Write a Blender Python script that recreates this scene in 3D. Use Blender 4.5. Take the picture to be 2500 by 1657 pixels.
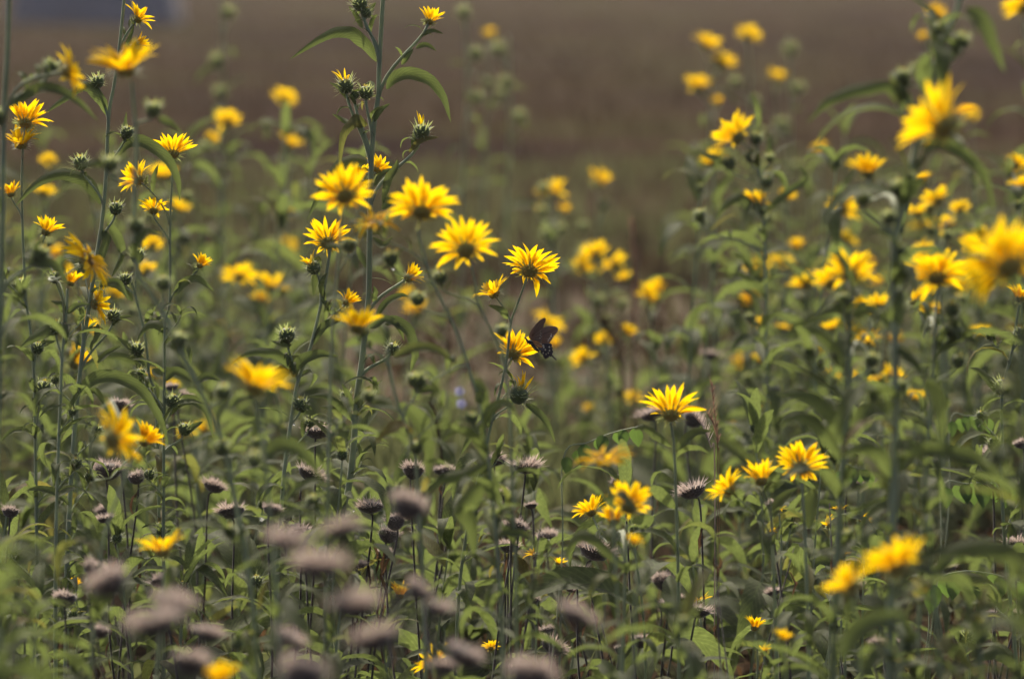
import bpy, math, random
import numpy as np
from mathutils import Vector, Matrix, Quaternion

for _o in list(bpy.data.objects):
    bpy.data.objects.remove(_o)
random.seed(7)
rng = np.random.default_rng(11)
SC = bpy.context.scene
COL = SC.collection
R_ = math.radians

# ------------------------------------------------------------------ camera, sky, sun, exposure
FOCAL, SENSOR, FOCUS = 180.0, 36.0, 6.5
CAM_H, PITCH = 1.05, R_(4.6)
cd = bpy.data.cameras.new('camera')
cam = bpy.data.objects.new('camera', cd)
COL.objects.link(cam)
cam.location = (0, 0, CAM_H)
cam.rotation_euler = (math.pi / 2 - PITCH, 0, 0)
cd.lens = FOCAL
cd.sensor_width = SENSOR
cd.clip_start = 0.1
cd.clip_end = 3000
cd.dof.use_dof = True
cd.dof.focus_distance = FOCUS
cd.dof.aperture_fstop = 4.7
cd.dof.aperture_blades = 8
SC.camera = cam

SUN_EL, SUN_AZ = R_(46), R_(-14)
world = bpy.data.worlds.new('World')
SC.world = world
world.use_nodes = True
wn = world.node_tree
wn.nodes.clear()
sky = wn.nodes.new('ShaderNodeTexSky')
sky.sky_type = 'NISHITA'
sky.sun_disc = False
sky.sun_elevation = SUN_EL
sky.sun_rotation = SUN_AZ
sky.dust_density = 5.0
sky.air_density = 0.7
sky.ozone_density = 0.4
bg = wn.nodes.new('ShaderNodeBackground')
bg.inputs['Strength'].default_value = 0.15
wo = wn.nodes.new('ShaderNodeOutputWorld')
wn.links.new(sky.outputs[0], bg.inputs[0])
wn.links.new(bg.outputs[0], wo.inputs[0])

sd = bpy.data.lights.new('sun', 'SUN')
sd.energy = 4.8
sd.angle = R_(0.55)
sd.color = (1.0, 0.89, 0.71)
sun = bpy.data.objects.new('sun', sd)
COL.objects.link(sun)
Ls = Vector((math.sin(SUN_AZ) * math.cos(SUN_EL), math.cos(SUN_AZ) * math.cos(SUN_EL), math.sin(SUN_EL)))
sun.rotation_euler = Ls.to_track_quat('Z', 'Y').to_euler()
sun.location = Ls * 30

vs = SC.view_settings
vs.view_transform = 'Standard'
vs.look = 'None'
vs.exposure = 0.38
vs.gamma = 1.0
vs.use_curve_mapping = False

# ------------------------------------------------------------------ photo geometry helper
CP = Vector((0, 0, CAM_H))
RT = Vector((1, 0, 0))
FW = Vector((0, math.cos(PITCH), -math.sin(PITCH)))
UP = Vector((0, math.sin(PITCH), math.cos(PITCH)))
K = SENSOR / FOCAL / 2500.0


def P(x, y, d):
    return CP + RT * ((x - 1250) * K * d) + UP * (-(y - 828.5) * K * d) + FW * d


def proj(p):
    v = p - CP
    d = v.dot(FW)
    return 1250 + v.dot(RT) / (K * d), 828.5 - v.dot(UP) / (K * d), d


def cdir(t):
    return (RT * t[0] + UP * t[1] + FW * t[2]).normalized()


# ------------------------------------------------------------------ materials
MAT = {}


def nt(name):
    m = bpy.data.materials.new(name)
    m.use_nodes = True
    t = m.node_tree
    t.nodes.clear()
    out = t.nodes.new('ShaderNodeOutputMaterial')
    MAT[name] = m
    return m, t, out


def N(t, kind, **kw):
    n = t.nodes.new(kind)
    for k, v in kw.items():
        if k in n.inputs.keys():
            n.inputs[k].default_value = v
        else:
            setattr(n, k, v)
    return n


def ramp(t, fac, stops):
    r = t.nodes.new('ShaderNodeValToRGB')
    e = r.color_ramp.elements
    while len(e) > 1:
        e.remove(e[-1])
    e[0].position = stops[0][0]
    e[0].color = (*stops[0][1], 1)
    for p, c in stops[1:]:
        k = e.new(p)
        k.color = (*c, 1)
    t.links.new(fac, r.inputs[0])
    return r.outputs[0]


def mixc(t, fac, a, b, mode='MIX'):
    m = t.nodes.new('ShaderNodeMix')
    m.data_type = 'RGBA'
    m.blend_type = mode
    for s, v in ((m.inputs[0], fac), (m.inputs[6], a), (m.inputs[7], b)):
        if hasattr(v, 'is_linked') or hasattr(v, 'links'):
            t.links.new(v, s)
        elif isinstance(v, (int, float)):
            s.default_value = v
        else:
            s.default_value = (*v, 1)
    return m.outputs[2]


def thin_plant(name, c0, c1, tr, fac, rough=0.55, sheen=0.0, spec=0.3, streak=None, spots=None, vein=None):
    """leaf-like sheet: diffuse front + light coming through"""
    m, t, out = nt(name)
    oi = N(t, 'ShaderNodeObjectInfo')
    tc = N(t, 'ShaderNodeTexCoord')
    no = N(t, 'ShaderNodeTexNoise', Scale=26.0, Detail=4.0)
    t.links.new(tc.outputs['Object'], no.inputs['Vector'])
    base = mixc(t, oi.outputs['Random'], c0, c1)
    if name == 'leaf':
        old = ramp(t, oi.outputs['Random'], [(0.0, (1, 1, 1)), (0.91, (1, 1, 1)), (0.96, (1.25, 1.08, 0.9)), (1.0, (1.4, 0.95, 0.8))])
        base = mixc(t, 1.0, base, old, 'MULTIPLY')
        tr = mixc(t, 1.0, tr, old, 'MULTIPLY')
    if name == 'petal':
        old = ramp(t, oi.outputs['Random'], [(0.0, (1, 1, 1)), (0.85, (1, 1, 1)), (0.97, (0.95, 0.85, 1)), (1.0, (0.75, 0.55, 1))])
        base = mixc(t, 1.0, base, old, 'MULTIPLY')
        tr = mixc(t, 1.0, tr, old, 'MULTIPLY')
    n2 = ramp(t, no.outputs[0], [(0.3, (0.72, 0.72, 0.72)), (0.7, (1.15, 1.15, 1.1))])
    base = mixc(t, 1.0, base, n2, 'MULTIPLY')
    trc = mixc(t, 1.0, tr, n2, 'MULTIPLY')
    sep = N(t, 'ShaderNodeSeparateXYZ')
    t.links.new(tc.outputs['UV'], sep.inputs[0])
    if streak:
        # fine lengthwise lines from the UV across-coordinate
        mu = N(t, 'ShaderNodeMath', operation='MULTIPLY')
        mu.inputs[1].default_value = streak[0]
        t.links.new(sep.outputs[1], mu.inputs[0])
        sn = N(t, 'ShaderNodeMath', operation='SINE')
        t.links.new(mu.outputs[0], sn.inputs[0])
        sr = ramp(t, sn.outputs[0], [(0.0, (1, 1, 1)), (1.0, streak[1])])
        base = mixc(t, 1.0, base, sr, 'MULTIPLY')
        trc = mixc(t, 1.0, trc, sr, 'MULTIPLY')
        lr = ramp(t, sep.outputs[0], [(0.0, streak[2]), (0.45, (1, 1, 1)), (1.0, (1, 1, 1))])
        base = mixc(t, 1.0, base, lr, 'MULTIPLY')
        trc = mixc(t, 1.0, trc, lr, 'MULTIPLY')
    if vein:
        d1 = N(t, 'ShaderNodeMath', operation='SUBTRACT')
        d1.inputs[1].default_value = 0.5
        t.links.new(sep.outputs[1], d1.inputs[0])
        d2 = N(t, 'ShaderNodeMath', operation='ABSOLUTE')
        t.links.new(d1.outputs[0], d2.inputs[0])
        vr = ramp(t, d2.outputs[0], [(0.0, (1, 1, 1)), (0.05, (0, 0, 0))])
        base = mixc(t, vr, base, vein)
        # herringbone side veins, a little paler
        ad = N(t, 'ShaderNodeMath', operation='MULTIPLY_ADD')
        ad.inputs[1].default_value = -0.35
        t.links.new(d2.outputs[0], ad.inputs[0])
        t.links.new(sep.outputs[0], ad.inputs[2])
        mw = N(t, 'ShaderNodeMath', operation='MULTIPLY')
        mw.inputs[1].default_value = 95.0
        t.links.new(ad.outputs[0], mw.inputs[0])
        sw = N(t, 'ShaderNodeMath', operation='SINE')
        t.links.new(mw.outputs[0], sw.inputs[0])
        rr = ramp(t, sw.outputs[0], [(0.0, (0.88, 0.88, 0.88)), (0.8, (1, 1, 1)), (1.0, (1.2, 1.2, 1.15))])
        base = mixc(t, 1.0, base, rr, 'MULTIPLY')
        trc = mixc(t, 1.0, trc, rr, 'MULTIPLY')
    p = N(t, 'ShaderNodeBsdfPrincipled', Roughness=rough)
    p.inputs['Specular IOR Level'].default_value = spec
    p.inputs['Sheen Weight'].default_value = sheen
    p.inputs['Sheen Roughness'].default_value = 0.45
    p.inputs['Sheen Tint'].default_value = (0.95, 1, 0.85, 1)
    t.links.new(base, p.inputs['Base Color'])
    tb = N(t, 'ShaderNodeBsdfTranslucent')
    t.links.new(trc, tb.inputs['Color'])
    mx = N(t, 'ShaderNodeMixShader')
    mx.inputs[0].default_value = fac
    t.links.new(p.outputs[0], mx.inputs[1])
    t.links.new(tb.outputs[0], mx.inputs[2])
    t.links.new(mx.outputs[0], out.inputs[0])
    return m


def solid(name, c0, c1, scale=40.0, rough=0.7, sheen=0.0, spec=0.25, detail=5.0, bump=0.0):
    m, t, out = nt(name)
    oi = N(t, 'ShaderNodeObjectInfo')
    tc = N(t, 'ShaderNodeTexCoord')
    no = N(t, 'ShaderNodeTexNoise', Scale=scale, Detail=detail)
    t.links.new(tc.outputs['Object'], no.inputs['Vector'])
    base = ramp(t, no.outputs[0], [(0.3, c0), (0.7, c1)])
    vr = ramp(t, oi.outputs['Random'], [(0.0, (0.8, 0.8, 0.8)), (1.0, (1.2, 1.2, 1.2))])
    base = mixc(t, 1.0, base, vr, 'MULTIPLY')
    p = N(t, 'ShaderNodeBsdfPrincipled', Roughness=rough)
    p.inputs['Specular IOR Level'].default_value = spec
    p.inputs['Sheen Weight'].default_value = sheen
    p.inputs['Sheen Roughness'].default_value = 0.4
    t.links.new(base, p.inputs['Base Color'])
    if bump:
        b = N(t, 'ShaderNodeBump', Strength=bump)
        t.links.new(no.outputs[0], b.inputs['Height'])
        t.links.new(b.outputs[0], p.inputs['Normal'])
    t.links.new(p.outputs[0], out.inputs[0])
    return m


thin_plant('leaf', (0.074, 0.091, 0.050), (0.108, 0.124, 0.068), (0.165, 0.215, 0.058), 0.48,
           rough=0.62, sheen=0.03, spec=0.05, vein=(0.12, 0.16, 0.06))
thin_plant('petal', (0.83, 0.52, 0.003), (0.88, 0.60, 0.004), (0.95, 0.665, 0.003), 0.60,
           rough=0.7, spec=0.08, streak=(40.0, (0.88, 0.80, 0.6), (0.78, 0.66, 0.5)))
thin_plant('bract', (0.12, 0.16, 0.07), (0.18, 0.22, 0.10), (0.42, 0.48, 0.18), 0.5, sheen=0.5)
thin_plant('involucre', (0.28, 0.24, 0.06), (0.36, 0.30, 0.08), (0.5, 0.38, 0.05), 0.4, sheen=0.3)
solid('disc', (0.10, 0.05, 0.010), (0.42, 0.24, 0.02), scale=30)
thin_plant('stem', (0.25, 0.285, 0.175), (0.34, 0.375, 0.24), (0.40, 0.46, 0.24), 0.28, sheen=0.7, rough=0.6)
thin_plant('bud_core', (0.07, 0.095, 0.032), (0.11, 0.14, 0.05), (0.12, 0.16, 0.04), 0.2, sheen=0.4)
thin_plant('bud_tip', (0.30, 0.27, 0.07), (0.48, 0.40, 0.10), (0.5, 0.42, 0.08), 0.4)
thin_plant('seed_bristle', (0.42, 0.345, 0.305), (0.60, 0.51, 0.46), (0.58, 0.47, 0.42), 0.42, rough=0.8, sheen=0.3)
solid('seed_cup', (0.035, 0.026, 0.021), (0.12, 0.088, 0.072), scale=16, rough=0.85, sheen=0.4)
solid('dry_stalk', (0.03, 0.023, 0.020), (0.085, 0.066, 0.056), scale=50, rough=0.75, sheen=0.3)
thin_plant('dry_grass', (0.045, 0.028, 0.016), (0.075, 0.048, 0.026), (0.06, 0.036, 0.02), 0.3, rough=0.9, spec=0.0)
thin_plant('dry_leaf', (0.06, 0.040, 0.028), (0.12, 0.08, 0.052), (0.14, 0.08, 0.04), 0.3, rough=0.9, spec=0.0)
thin_plant('cover_leaf', (0.072, 0.079, 0.043), (0.098, 0.106, 0.058), (0.145, 0.162, 0.068), 0.42, rough=0.8, spec=0.0)
thin_plant('legume_leaf', (0.05, 0.08, 0.03), (0.075, 0.105, 0.04), (0.12, 0.20, 0.04), 0.5, sheen=0.1, vein=(0.10, 0.16, 0.05))
thin_plant('red_grass', (0.24, 0.14, 0.10), (0.34, 0.21, 0.15), (0.36, 0.22, 0.15), 0.4, rough=0.7)
thin_plant('lavender', (0.30, 0.30, 0.52), (0.38, 0.37, 0.60), (0.36, 0.36, 0.58), 0.4)
thin_plant('small_yellow', (0.55, 0.36, 0.01), (0.7, 0.45, 0.015), (0.6, 0.4, 0.01), 0.4)
thin_plant('wing', (0.20, 0.145, 0.12), (0.23, 0.16, 0.13), (0.28, 0.19, 0.14), 0.45, rough=0.6, sheen=0.2)
solid('wing_orange', (0.32, 0.15, 0.05), (0.5, 0.22, 0.06), scale=220, rough=0.6)
thin_plant('wing_blue', (0.055, 0.046, 0.065), (0.07, 0.058, 0.08), (0.07, 0.055, 0.07), 0.3, rough=0.4, spec=0.5)
solid('wing_spot', (0.42, 0.36, 0.28), (0.62, 0.55, 0.42), scale=200)
solid('wing_vein', (0.004, 0.003, 0.003), (0.008, 0.006, 0.006), scale=90, rough=0.5)
solid('insect', (0.006, 0.005, 0.005), (0.02, 0.016, 0.014), scale=300, rough=0.6, sheen=0.4)
solid('tarp', (0.09, 0.098, 0.155), (0.12, 0.13, 0.195), scale=3, rough=0.35, spec=0.5)

# dew: clear round drops
m, t, out = nt('dew')
p = N(t, 'ShaderNodeBsdfPrincipled', Roughness=0.06)
p.inputs['Base Color'].default_value = (1, 1, 1, 1)
p.inputs['Transmission Weight'].default_value = 1.0
p.inputs['IOR'].default_value = 1.33
t.links.new(p.outputs[0], out.inputs[0])

# ground: brown earth with drier and greener patches
m, t, out = nt('ground')
tc = N(t, 'ShaderNodeTexCoord')
n1 = N(t, 'ShaderNodeTexNoise', Scale=0.35, Detail=4.0)
n2 = N(t, 'ShaderNodeTexNoise', Scale=9.0, Detail=8.0, Roughness=0.7)
n3 = N(t, 'ShaderNodeTexNoise', Scale=0.6, Detail=4.0)
for n in (n1, n2, n3):
    t.links.new(tc.outputs['Object'], n.inputs['Vector'])
a = ramp(t, n1.outputs[0], [(0.38, (0.024, 0.0165, 0.0170)), (0.48, (0.049, 0.033, 0.0250)), (0.60, (0.046, 0.042, 0.0215))])
g = ramp(t, n3.outputs[0], [(0.45, (0, 0, 0)), (0.7, (0.5, 0.5, 0.5))])
a = mixc(t, g, a, (0.042, 0.041, 0.019))
# pale dry track where the meadow has been driven over, with a ragged edge
sx = N(t, 'ShaderNodeSeparateXYZ')
t.links.new(tc.outputs['Object'], sx.inputs[0])
wy = N(t, 'ShaderNodeMath', operation='MULTIPLY_ADD')
wy.inputs[1].default_value = 3.2
t.links.new(n3.outputs[0], wy.inputs[0])
t.links.new(sx.outputs[1], wy.inputs[2])
nm = N(t, 'ShaderNodeMapRange')
nm.inputs['From Min'].default_value = 10.0
nm.inputs['From Max'].default_value = 20.0
t.links.new(wy.outputs[0], nm.inputs['Value'])
pale = ramp(t, nm.outputs[0], [(0.25, (0, 0, 0)), (0.34, (1, 1, 1)), (0.56, (1, 1, 1)), (0.66, (0, 0, 0))])
a = mixc(t, pale, a, (0.118, 0.100, 0.076))
b = ramp(t, n2.outputs[0], [(0.3, (0.5, 0.5, 0.5)), (0.7, (1.35, 1.3, 1.25))])
a = mixc(t, 1.0, a, b, 'MULTIPLY')
p = N(t, 'ShaderNodeBsdfPrincipled', Roughness=0.95)
p.inputs['Specular IOR Level'].default_value = 0.0
t.links.new(a, p.inputs['Base Color'])
bp = N(t, 'ShaderNodeBump', Strength=0.9, Distance=0.02)
t.links.new(n2.outputs[0], bp.inputs['Height'])
t.links.new(bp.outputs[0], p.inputs['Normal'])
t.links.new(p.outputs[0], out.inputs[0])


# ------------------------------------------------------------------ mesh helpers
class MB:
    """collects vertices, faces, uv and material index; build() gives one mesh"""

    def __init__(self):
        self.v, self.f, self.uv, self.mi = [], [], [], []

    def add(self, V, F, UV=None, mi=0):
        o = len(self.v)
        self.v.extend([tuple(q) for q in V])
        self.uv.extend(UV if UV is not None else [(0.5, 0.25)] * len(V))
        self.f.extend([tuple(i + o for i in f) for f in F])
        self.mi.extend([mi] * len(F))
        return self

    def mesh(self, name, mats, smooth=True):
        me = bpy.data.meshes.new(name)
        me.from_pydata(self.v, [], self.f)
        for mm in mats:
            me.materials.append(MAT[mm])
        me.polygons.foreach_set('use_smooth', [smooth] * len(self.f))
        if len(mats) > 1:
            me.polygons.foreach_set('material_index', self.mi)
        ul = me.uv_layers.new(name='UVMap')
        idx = np.empty(len(me.loops), dtype=np.int32)
        me.loops.foreach_get('vertex_index', idx)
        ul.data.foreach_set('uv', np.array(self.uv, dtype=np.float32)[idx].ravel())
        me.update()
        return me


def smoothpath(pts, n=6):
    """Catmull-Rom through 3-D points"""
    p = [np.array(q, float) for q in pts]
    if len(p) == 2:
        return [p[0] + (p[1] - p[0]) * k / n for k in range(n + 1)]
    p = [2 * p[0] - p[1]] + p + [2 * p[-1] - p[-2]]
    out = []
    for i in range(1, len(p) - 2):
        a, b, c, d = p[i - 1], p[i], p[i + 1], p[i + 2]
        for k in range(n):
            s = k / n
            out.append(0.5 * (2 * b + (c - a) * s + (2 * a - 5 * b + 4 * c - d) * s * s + (3 * b - a - 3 * c + d) * s ** 3))
    out.append(p[-2])
    return out


def unit(v):
    return v / (np.linalg.norm(v) + 1e-12)


def tube(mb, pts, rad, n=6, mi=0, cap=True):
    pts = [np.array(q, float) for q in pts]
    m_ = len(pts)
    V, F, UV = [], [], []
    ref = np.array((0.3, 1.0, 0.2))
    for i in range(m_):
        tg = unit(pts[min(i + 1, m_ - 1)] - pts[max(i - 1, 0)])
        a = unit(np.cross(tg, ref))
        b = np.cross(tg, a)
        r = rad[i] if hasattr(rad, '__len__') else rad
        for k in range(n):
            an = 2 * math.pi * k / n
            V.append(pts[i] + (a * math.cos(an) + b * math.sin(an)) * r)
            UV.append((i / max(1, m_ - 1), k / n))
    for i in range(m_ - 1):
        for k in range(n):
            F.append((i * n + k, i * n + (k + 1) % n, (i + 1) * n + (k + 1) % n, (i + 1) * n + k))
    if cap:
        F.append(tuple(range(n - 1, -1, -1)))
        F.append(tuple((m_ - 1) * n + k for k in range(n)))
    mb.add(V, F, UV, mi)


def blade(mb, pts, sides, hw, fold=0.4, wav=0.06, prof=0.75, base=0.10, us=(-1, -0.5, 0, 0.5, 1), mi=0, ph=0.0):
    """leaf blade along a curve, folded about its midrib"""
    pts = [np.array(q, float) for q in pts]
    n = len(pts)
    V, F, UV = [], [], []
    cf, sf = math.cos(fold), math.sin(fold)
    k = len(us)
    for i in range(n):
        t_ = i / (n - 1)
        tg = unit(pts[min(i + 1, n - 1)] - pts[max(i - 1, 0)])
        s = np.array(sides[i] if isinstance(sides, list) else sides, float)
        s = unit(s - tg * s.dot(tg))
        nn = np.cross(tg, s)
        w = hw * max(base * (1 - t_), math.sin(math.pi * t_ ** prof) ** 0.85 if 0 < t_ < 1 else 0)
        for u in us:
            ww = w * (1 + wav * math.sin(7.3 * t_ * math.pi + ph + u * 2))
            V.append(pts[i] + s * (u * ww * cf) + nn * (abs(u) * ww * sf + wav * 0.8 * w * abs(u) * math.sin(9 * t_ * math.pi + u * 3 + ph)))
            UV.append((t_, (u + 1) / 2))
    for i in range(n - 1):
        for j in range(k - 1):
            F.append((i * k + j, i * k + j + 1, (i + 1) * k + j + 1, (i + 1) * k + j))
    mb.add(V, F, UV, mi)


# ------------------------------------------------------------------ object helpers
def new(name, me, parent=None, M=None):
    o = bpy.data.objects.new(name, me)
    COL.objects.link(o)
    if parent is not None:
        o.parent = parent
    if M is not None:
        o.matrix_basis = M
    return o


def tag(o, label=None, cat=None, group=None, kind=None):
    if label: o['label'] = label
    if cat: o['category'] = cat
    if group: o['group'] = group
    if kind: o['kind'] = kind
    return o


def frame(z, spin=0.0):
    """rotation whose Z axis is z"""
    q = Vector(z).to_track_quat('Z', 'Y')
    return q.to_matrix().to_4x4() @ Matrix.Rotation(spin, 4, 'Z')


# ------------------------------------------------------------------ shared pieces
LEAVES = []
for i in range(16):
    a0 = R_(random.uniform(35, 75))
    a1 = R_(random.uniform(-115, -40)) if i % 4 else R_(random.uniform(-20, 15))
    n = 11
    p = np.zeros(3)
    pts = [p.copy()]
    bend = random.uniform(-0.25, 0.25)
    for k in range(n - 1):
        s = (k + 0.5) / (n - 1)
        a = a0 + (a1 - a0) * s ** random.choice((0.9, 1.0, 1.15))
        p = p + np.array((math.cos(a), bend * s * 0.5, math.sin(a))) / (n - 1)
        pts.append(p.copy())
    tw = random.uniform(-0.7, 0.7)
    sides = [np.array((0, math.cos(tw * k / n), math.sin(tw * k / n))) for k in range(n)]
    mb = MB()
    blade(mb, pts, sides, random.uniform(0.075, 0.105), fold=random.uniform(0.12, 0.5), wav=random.uniform(0.04, 0.14), ph=i)
    LEAVES.append(mb.mesh('leaf', ['leaf']))

DRYLEAVES = []
for i in range(5):
    n = 9
    pts = [np.array((math.sin(0.35 * k) * 0.22, math.cos(k * 0.5 + i) * 0.05, -0.09 * k + 0.05 * math.sin(k * 1.3 + i))) for k in range(n)]
    sides = [np.array((math.cos(0.5 * k), math.sin(0.5 * k + i), 0)) for k in range(n)]
    mb = MB()
    blade(mb, pts, sides, 0.07, fold=0.9, wav=0.3, ph=i)
    DRYLEAVES.append(mb.mesh('dry_leaf', ['dry_leaf']))

PETALS = []
for i in range(8):
    n = 8
    curl = [-0.12, 0.0, 0.1, 0.2, 0.3, 0.05, -0.05, 0.45][i]
    sd_ = random.uniform(-0.12, 0.12)
    pts = [np.array((k / (n - 1), sd_ * (k / (n - 1)) ** 2, 0.06 * math.sin(math.pi * k / (n - 1)) - curl * (k / (n - 1)) ** 2)) for k in range(n)]
    mb = MB()
    blade(mb, pts, np.array((0, 1, 0)), random.uniform(0.108, 0.135), fold=random.uniform(0.10, 0.32), wav=0.05,
          prof=random.uniform(0.8, 1.0), base=0.4, us=(-1, 0, 1), ph=i * 2)
    PETALS.append(mb.mesh('petal', ['petal']))


def spike(mb, base, d, ln, w, bend, mi, side=None):
    """narrow pointed bract: two quads and a tip"""
    d = unit(np.array(d, float))
    side = unit(np.cross(d, (0.01, 0.02, 1.0))) if side is None else side
    q0 = np.array(base, float)
    q1 = q0 + d * ln * 0.5 + np.array(bend) * 0.25
    q2 = q0 + d * ln + np.array(bend)
    V = [q0 - side * w, q0 + side * w, q1 + side * w * 0.8, q1 - side * w * 0.8, q2]
    mb.add(V, [(0, 1, 2, 3), (3, 2, 4)], [(0, 0), (0, 1), (0.5, 1), (0.5, 0), (1, 0.5)], mi)


def lathe(mb, prof, n=12, mi=0, jit=0.0):
    V, F = [], []
    for r, z in prof:
        for k in range(n):
            a = 2 * math.pi * k / n
            j = 1 + random.uniform(-jit, jit)
            V.append((r * j * math.cos(a), r * j * math.sin(a), z))
    for i in range(len(prof) - 1):
        for k in range(n):
            F.append((i * n + k, i * n + (k + 1) % n, (i + 1) * n + (k + 1) % n, (i + 1) * n + k))
    F.append(tuple(range(n - 1, -1, -1)))
    F.append(tuple((len(prof) - 1) * n + k for k in range(n)))
    mb.add(V, F, None, mi)


HEADS, DISCS = [], []
for i in range(4):
    mb = MB()
    lathe(mb, [(0.03, -0.11), (0.075, -0.095), (0.115, -0.06), (0.13, -0.02), (0.128, 0.01)], 14, 0, 0.04)
    for row, (cnt, z0, el0) in enumerate(((13, -0.07, -8), (14, -0.03, 15), (12, 0.0, 35))):
        for k in range(cnt):
            a = 2 * math.pi * (k + 0.33 * row) / cnt + random.uniform(-0.15, 0.15)
            el = R_(el0 + random.uniform(-18, 18))
            r0 = 0.105 if row == 0 else 0.126
            d = np.array((math.cos(a) * math.cos(el), math.sin(a) * math.cos(el), math.sin(el)))
            spike(mb, (r0 * math.cos(a), r0 * math.sin(a), z0), d, random.uniform(0.10, 0.19), 0.016,
                  d * 0.0 + np.array((0, 0, random.uniform(-0.05, 0.02))), 1)
    HEADS.append(mb.mesh('flower_head', ['involucre', 'bract']))
    mb = MB()
    lathe(mb, [(0.124, -0.005), (0.118, 0.02), (0.09, 0.036), (0.045, 0.042)], 14)
    for k in range(70):
        r = 0.118 * math.sqrt((k + 0.5) / 70)
        a = k * 2.39996
        z = 0.044 - 1.3 * r * r
        spike(mb, (r * math.cos(a), r * math.sin(a), z - 0.005), (math.cos(a) * 0.4 * r / 0.13, math.sin(a) * 0.4 * r / 0.13, 1), random.uniform(0.02, 0.045), 0.008,
              (0, 0, 0), 0, side=np.array((math.sin(a), -math.cos(a), 0)))
    DISCS.append(mb.mesh('disc', ['disc']))


def petal_set(nn, lift, seed, gap=None):
    """list of (petal index, matrix) in head units (flower diameter 1)"""
    r = random.Random(seed)
    out = []
    for k in range(nn):
        a = 2 * math.pi * (k + r.uniform(-0.32, 0.32)) / nn
        if gap and math.cos(a - gap[0]) > gap[1]:
            continue
        L = r.uniform(0.36, 0.45) if r.random() > 0.08 else r.uniform(0.24, 0.32)
        li = R_(lift + r.gauss(0, 9))
        M = (Matrix.Rotation(a, 4, 'Z') @ Matrix.Translation((0.112, 0, 0.012 + 0.006 * (k % 2)))
             @ Matrix.Rotation(-li, 4, 'Y') @ Matrix.Rotation(r.gauss(0, 0.22), 4, 'X') @ Matrix.Diagonal((L, L * r.uniform(0.85, 1.15), L, 1)))
        out.append((r.randrange(8), M))
    return out


COROLLA = {}
for lift in (5, 20, 40, 62):
    for v in range(2):
        mb = MB()
        for pi_, M in petal_set(24, lift, 100 + lift + v):
            me = PETALS[pi_]
            V = [M @ q.co for q in me.vertices]
            F = [tuple(f.vertices) for f in me.polygons]
            mb.add(V, F, [(k // 3 / 7, (k % 3) / 2) for k in range(len(V))])
        COROLLA[(lift, v)] = mb.mesh('corolla', ['petal'])

BUDS = []
for i in range(5):
    mb = MB()
    lathe(mb, [(0.05, -0.27), (0.15, -0.23), (0.235, -0.10), (0.25, 0.03), (0.20, 0.14), (0.10, 0.19)], 10, 0, 0.06)
    for k in range(9):
        a = k * 2.4
        r = 0.03 + 0.012 * k
        spike(mb, (r * math.cos(a), r * math.sin(a), 0.17), (math.cos(a) * 0.3, math.sin(a) * 0.3, 1), random.uniform(0.07, 0.13), 0.03, (0, 0, 0), 2)
    for k in range(60):
        a = k * 2.39996 + random.uniform(-0.2, 0.2)
        z = -0.2 + 0.36 * (k / 60)
        r0 = math.sqrt(max(0.01, 0.25 ** 2 - (z * 0.9) ** 2))
        el = R_(-15 + 75 * (k / 60) + random.uniform(-25, 25))
        d = np.array((math.cos(a) * math.cos(el), math.sin(a) * math.cos(el), math.sin(el)))
        spike(mb, (r0 * 0.95 * math.cos(a), r0 * 0.95 * math.sin(a), z), d, random.uniform(0.18, 0.33), random.uniform(0.018, 0.03),
              np.array((random.uniform(-0.05, 0.05), random.uniform(-0.05, 0.05), random.uniform(-0.07, 0.05))), 1)
    BUDS.append(mb.mesh('bud', ['bud_core', 'bract', 'bud_tip']))

SEEDS, BRISTLES = [], []
for i in range(6):
    flat = (0.65, 0.85, 1.05, 1.2, 0.7, 0.95)[i]
    mb = MB()
    prof = [(0.05, -0.34 * flat), (0.16, -0.31 * flat), (0.31, -0.20 * flat), (0.40, -0.05 * flat), (0.41, 0.06 * flat), (0.33, 0.15 * flat), (0.18, 0.20 * flat), (0.04, 0.21 * flat)]
    lathe(mb, prof, 16, 0, 0.07)
    for k in range(22):
        a = k * 2.4
        spike(mb, (0.3 * math.cos(a), 0.3 * math.sin(a), -0.2 * flat), (math.cos(a), math.sin(a), random.uniform(-0.9, 0.2)), random.uniform(0.08, 0.17), 0.02, (0, 0, 0), 0)
    SEEDS.append(mb.mesh('seed_head', ['seed_cup']))
    mb = MB()
    nb = 380
    bald = random.uniform(0, 6.28)
    for k in range(nb):
        s = (k + 0.5) / nb
        th = math.acos(1 - 1.12 * s)
        a = k * 2.39996
        if math.cos(a - bald) > 0.55 and random.random() < 0.75 or random.random() < 0.12:
            continue
        r = 0.43 * math.sin(min(th, 1.9)) ** 0.8
        z = 0.22 * flat * math.cos(th)
        d = np.array((math.cos(a) * (0.35 + r), math.sin(a) * (0.35 + r), 0.35 + 0.6 * math.cos(th)))
        d = d + np.array([random.uniform(-0.35, 0.35) for _ in range(3)])
        spike(mb, (r * 0.9 * math.cos(a), r * 0.9 * math.sin(a), z), d, random.choice((0.09, 0.14, 0.17, 0.22, 0.30)) * random.uniform(0.8, 1.15) * (1.35 if i == 4 else 1), random.uniform(0.014, 0.026), (0, 0, 0), 0,
              side=unit(np.array((random.uniform(-1, 1), random.uniform(-1, 1), random.uniform(-0.3, 0.3)))))
    BRISTLES.append(mb.mesh('bristles', ['seed_bristle'], smooth=False))


# ------------------------------------------------------------------ plants
FLOWER_SPOTS = []


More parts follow.
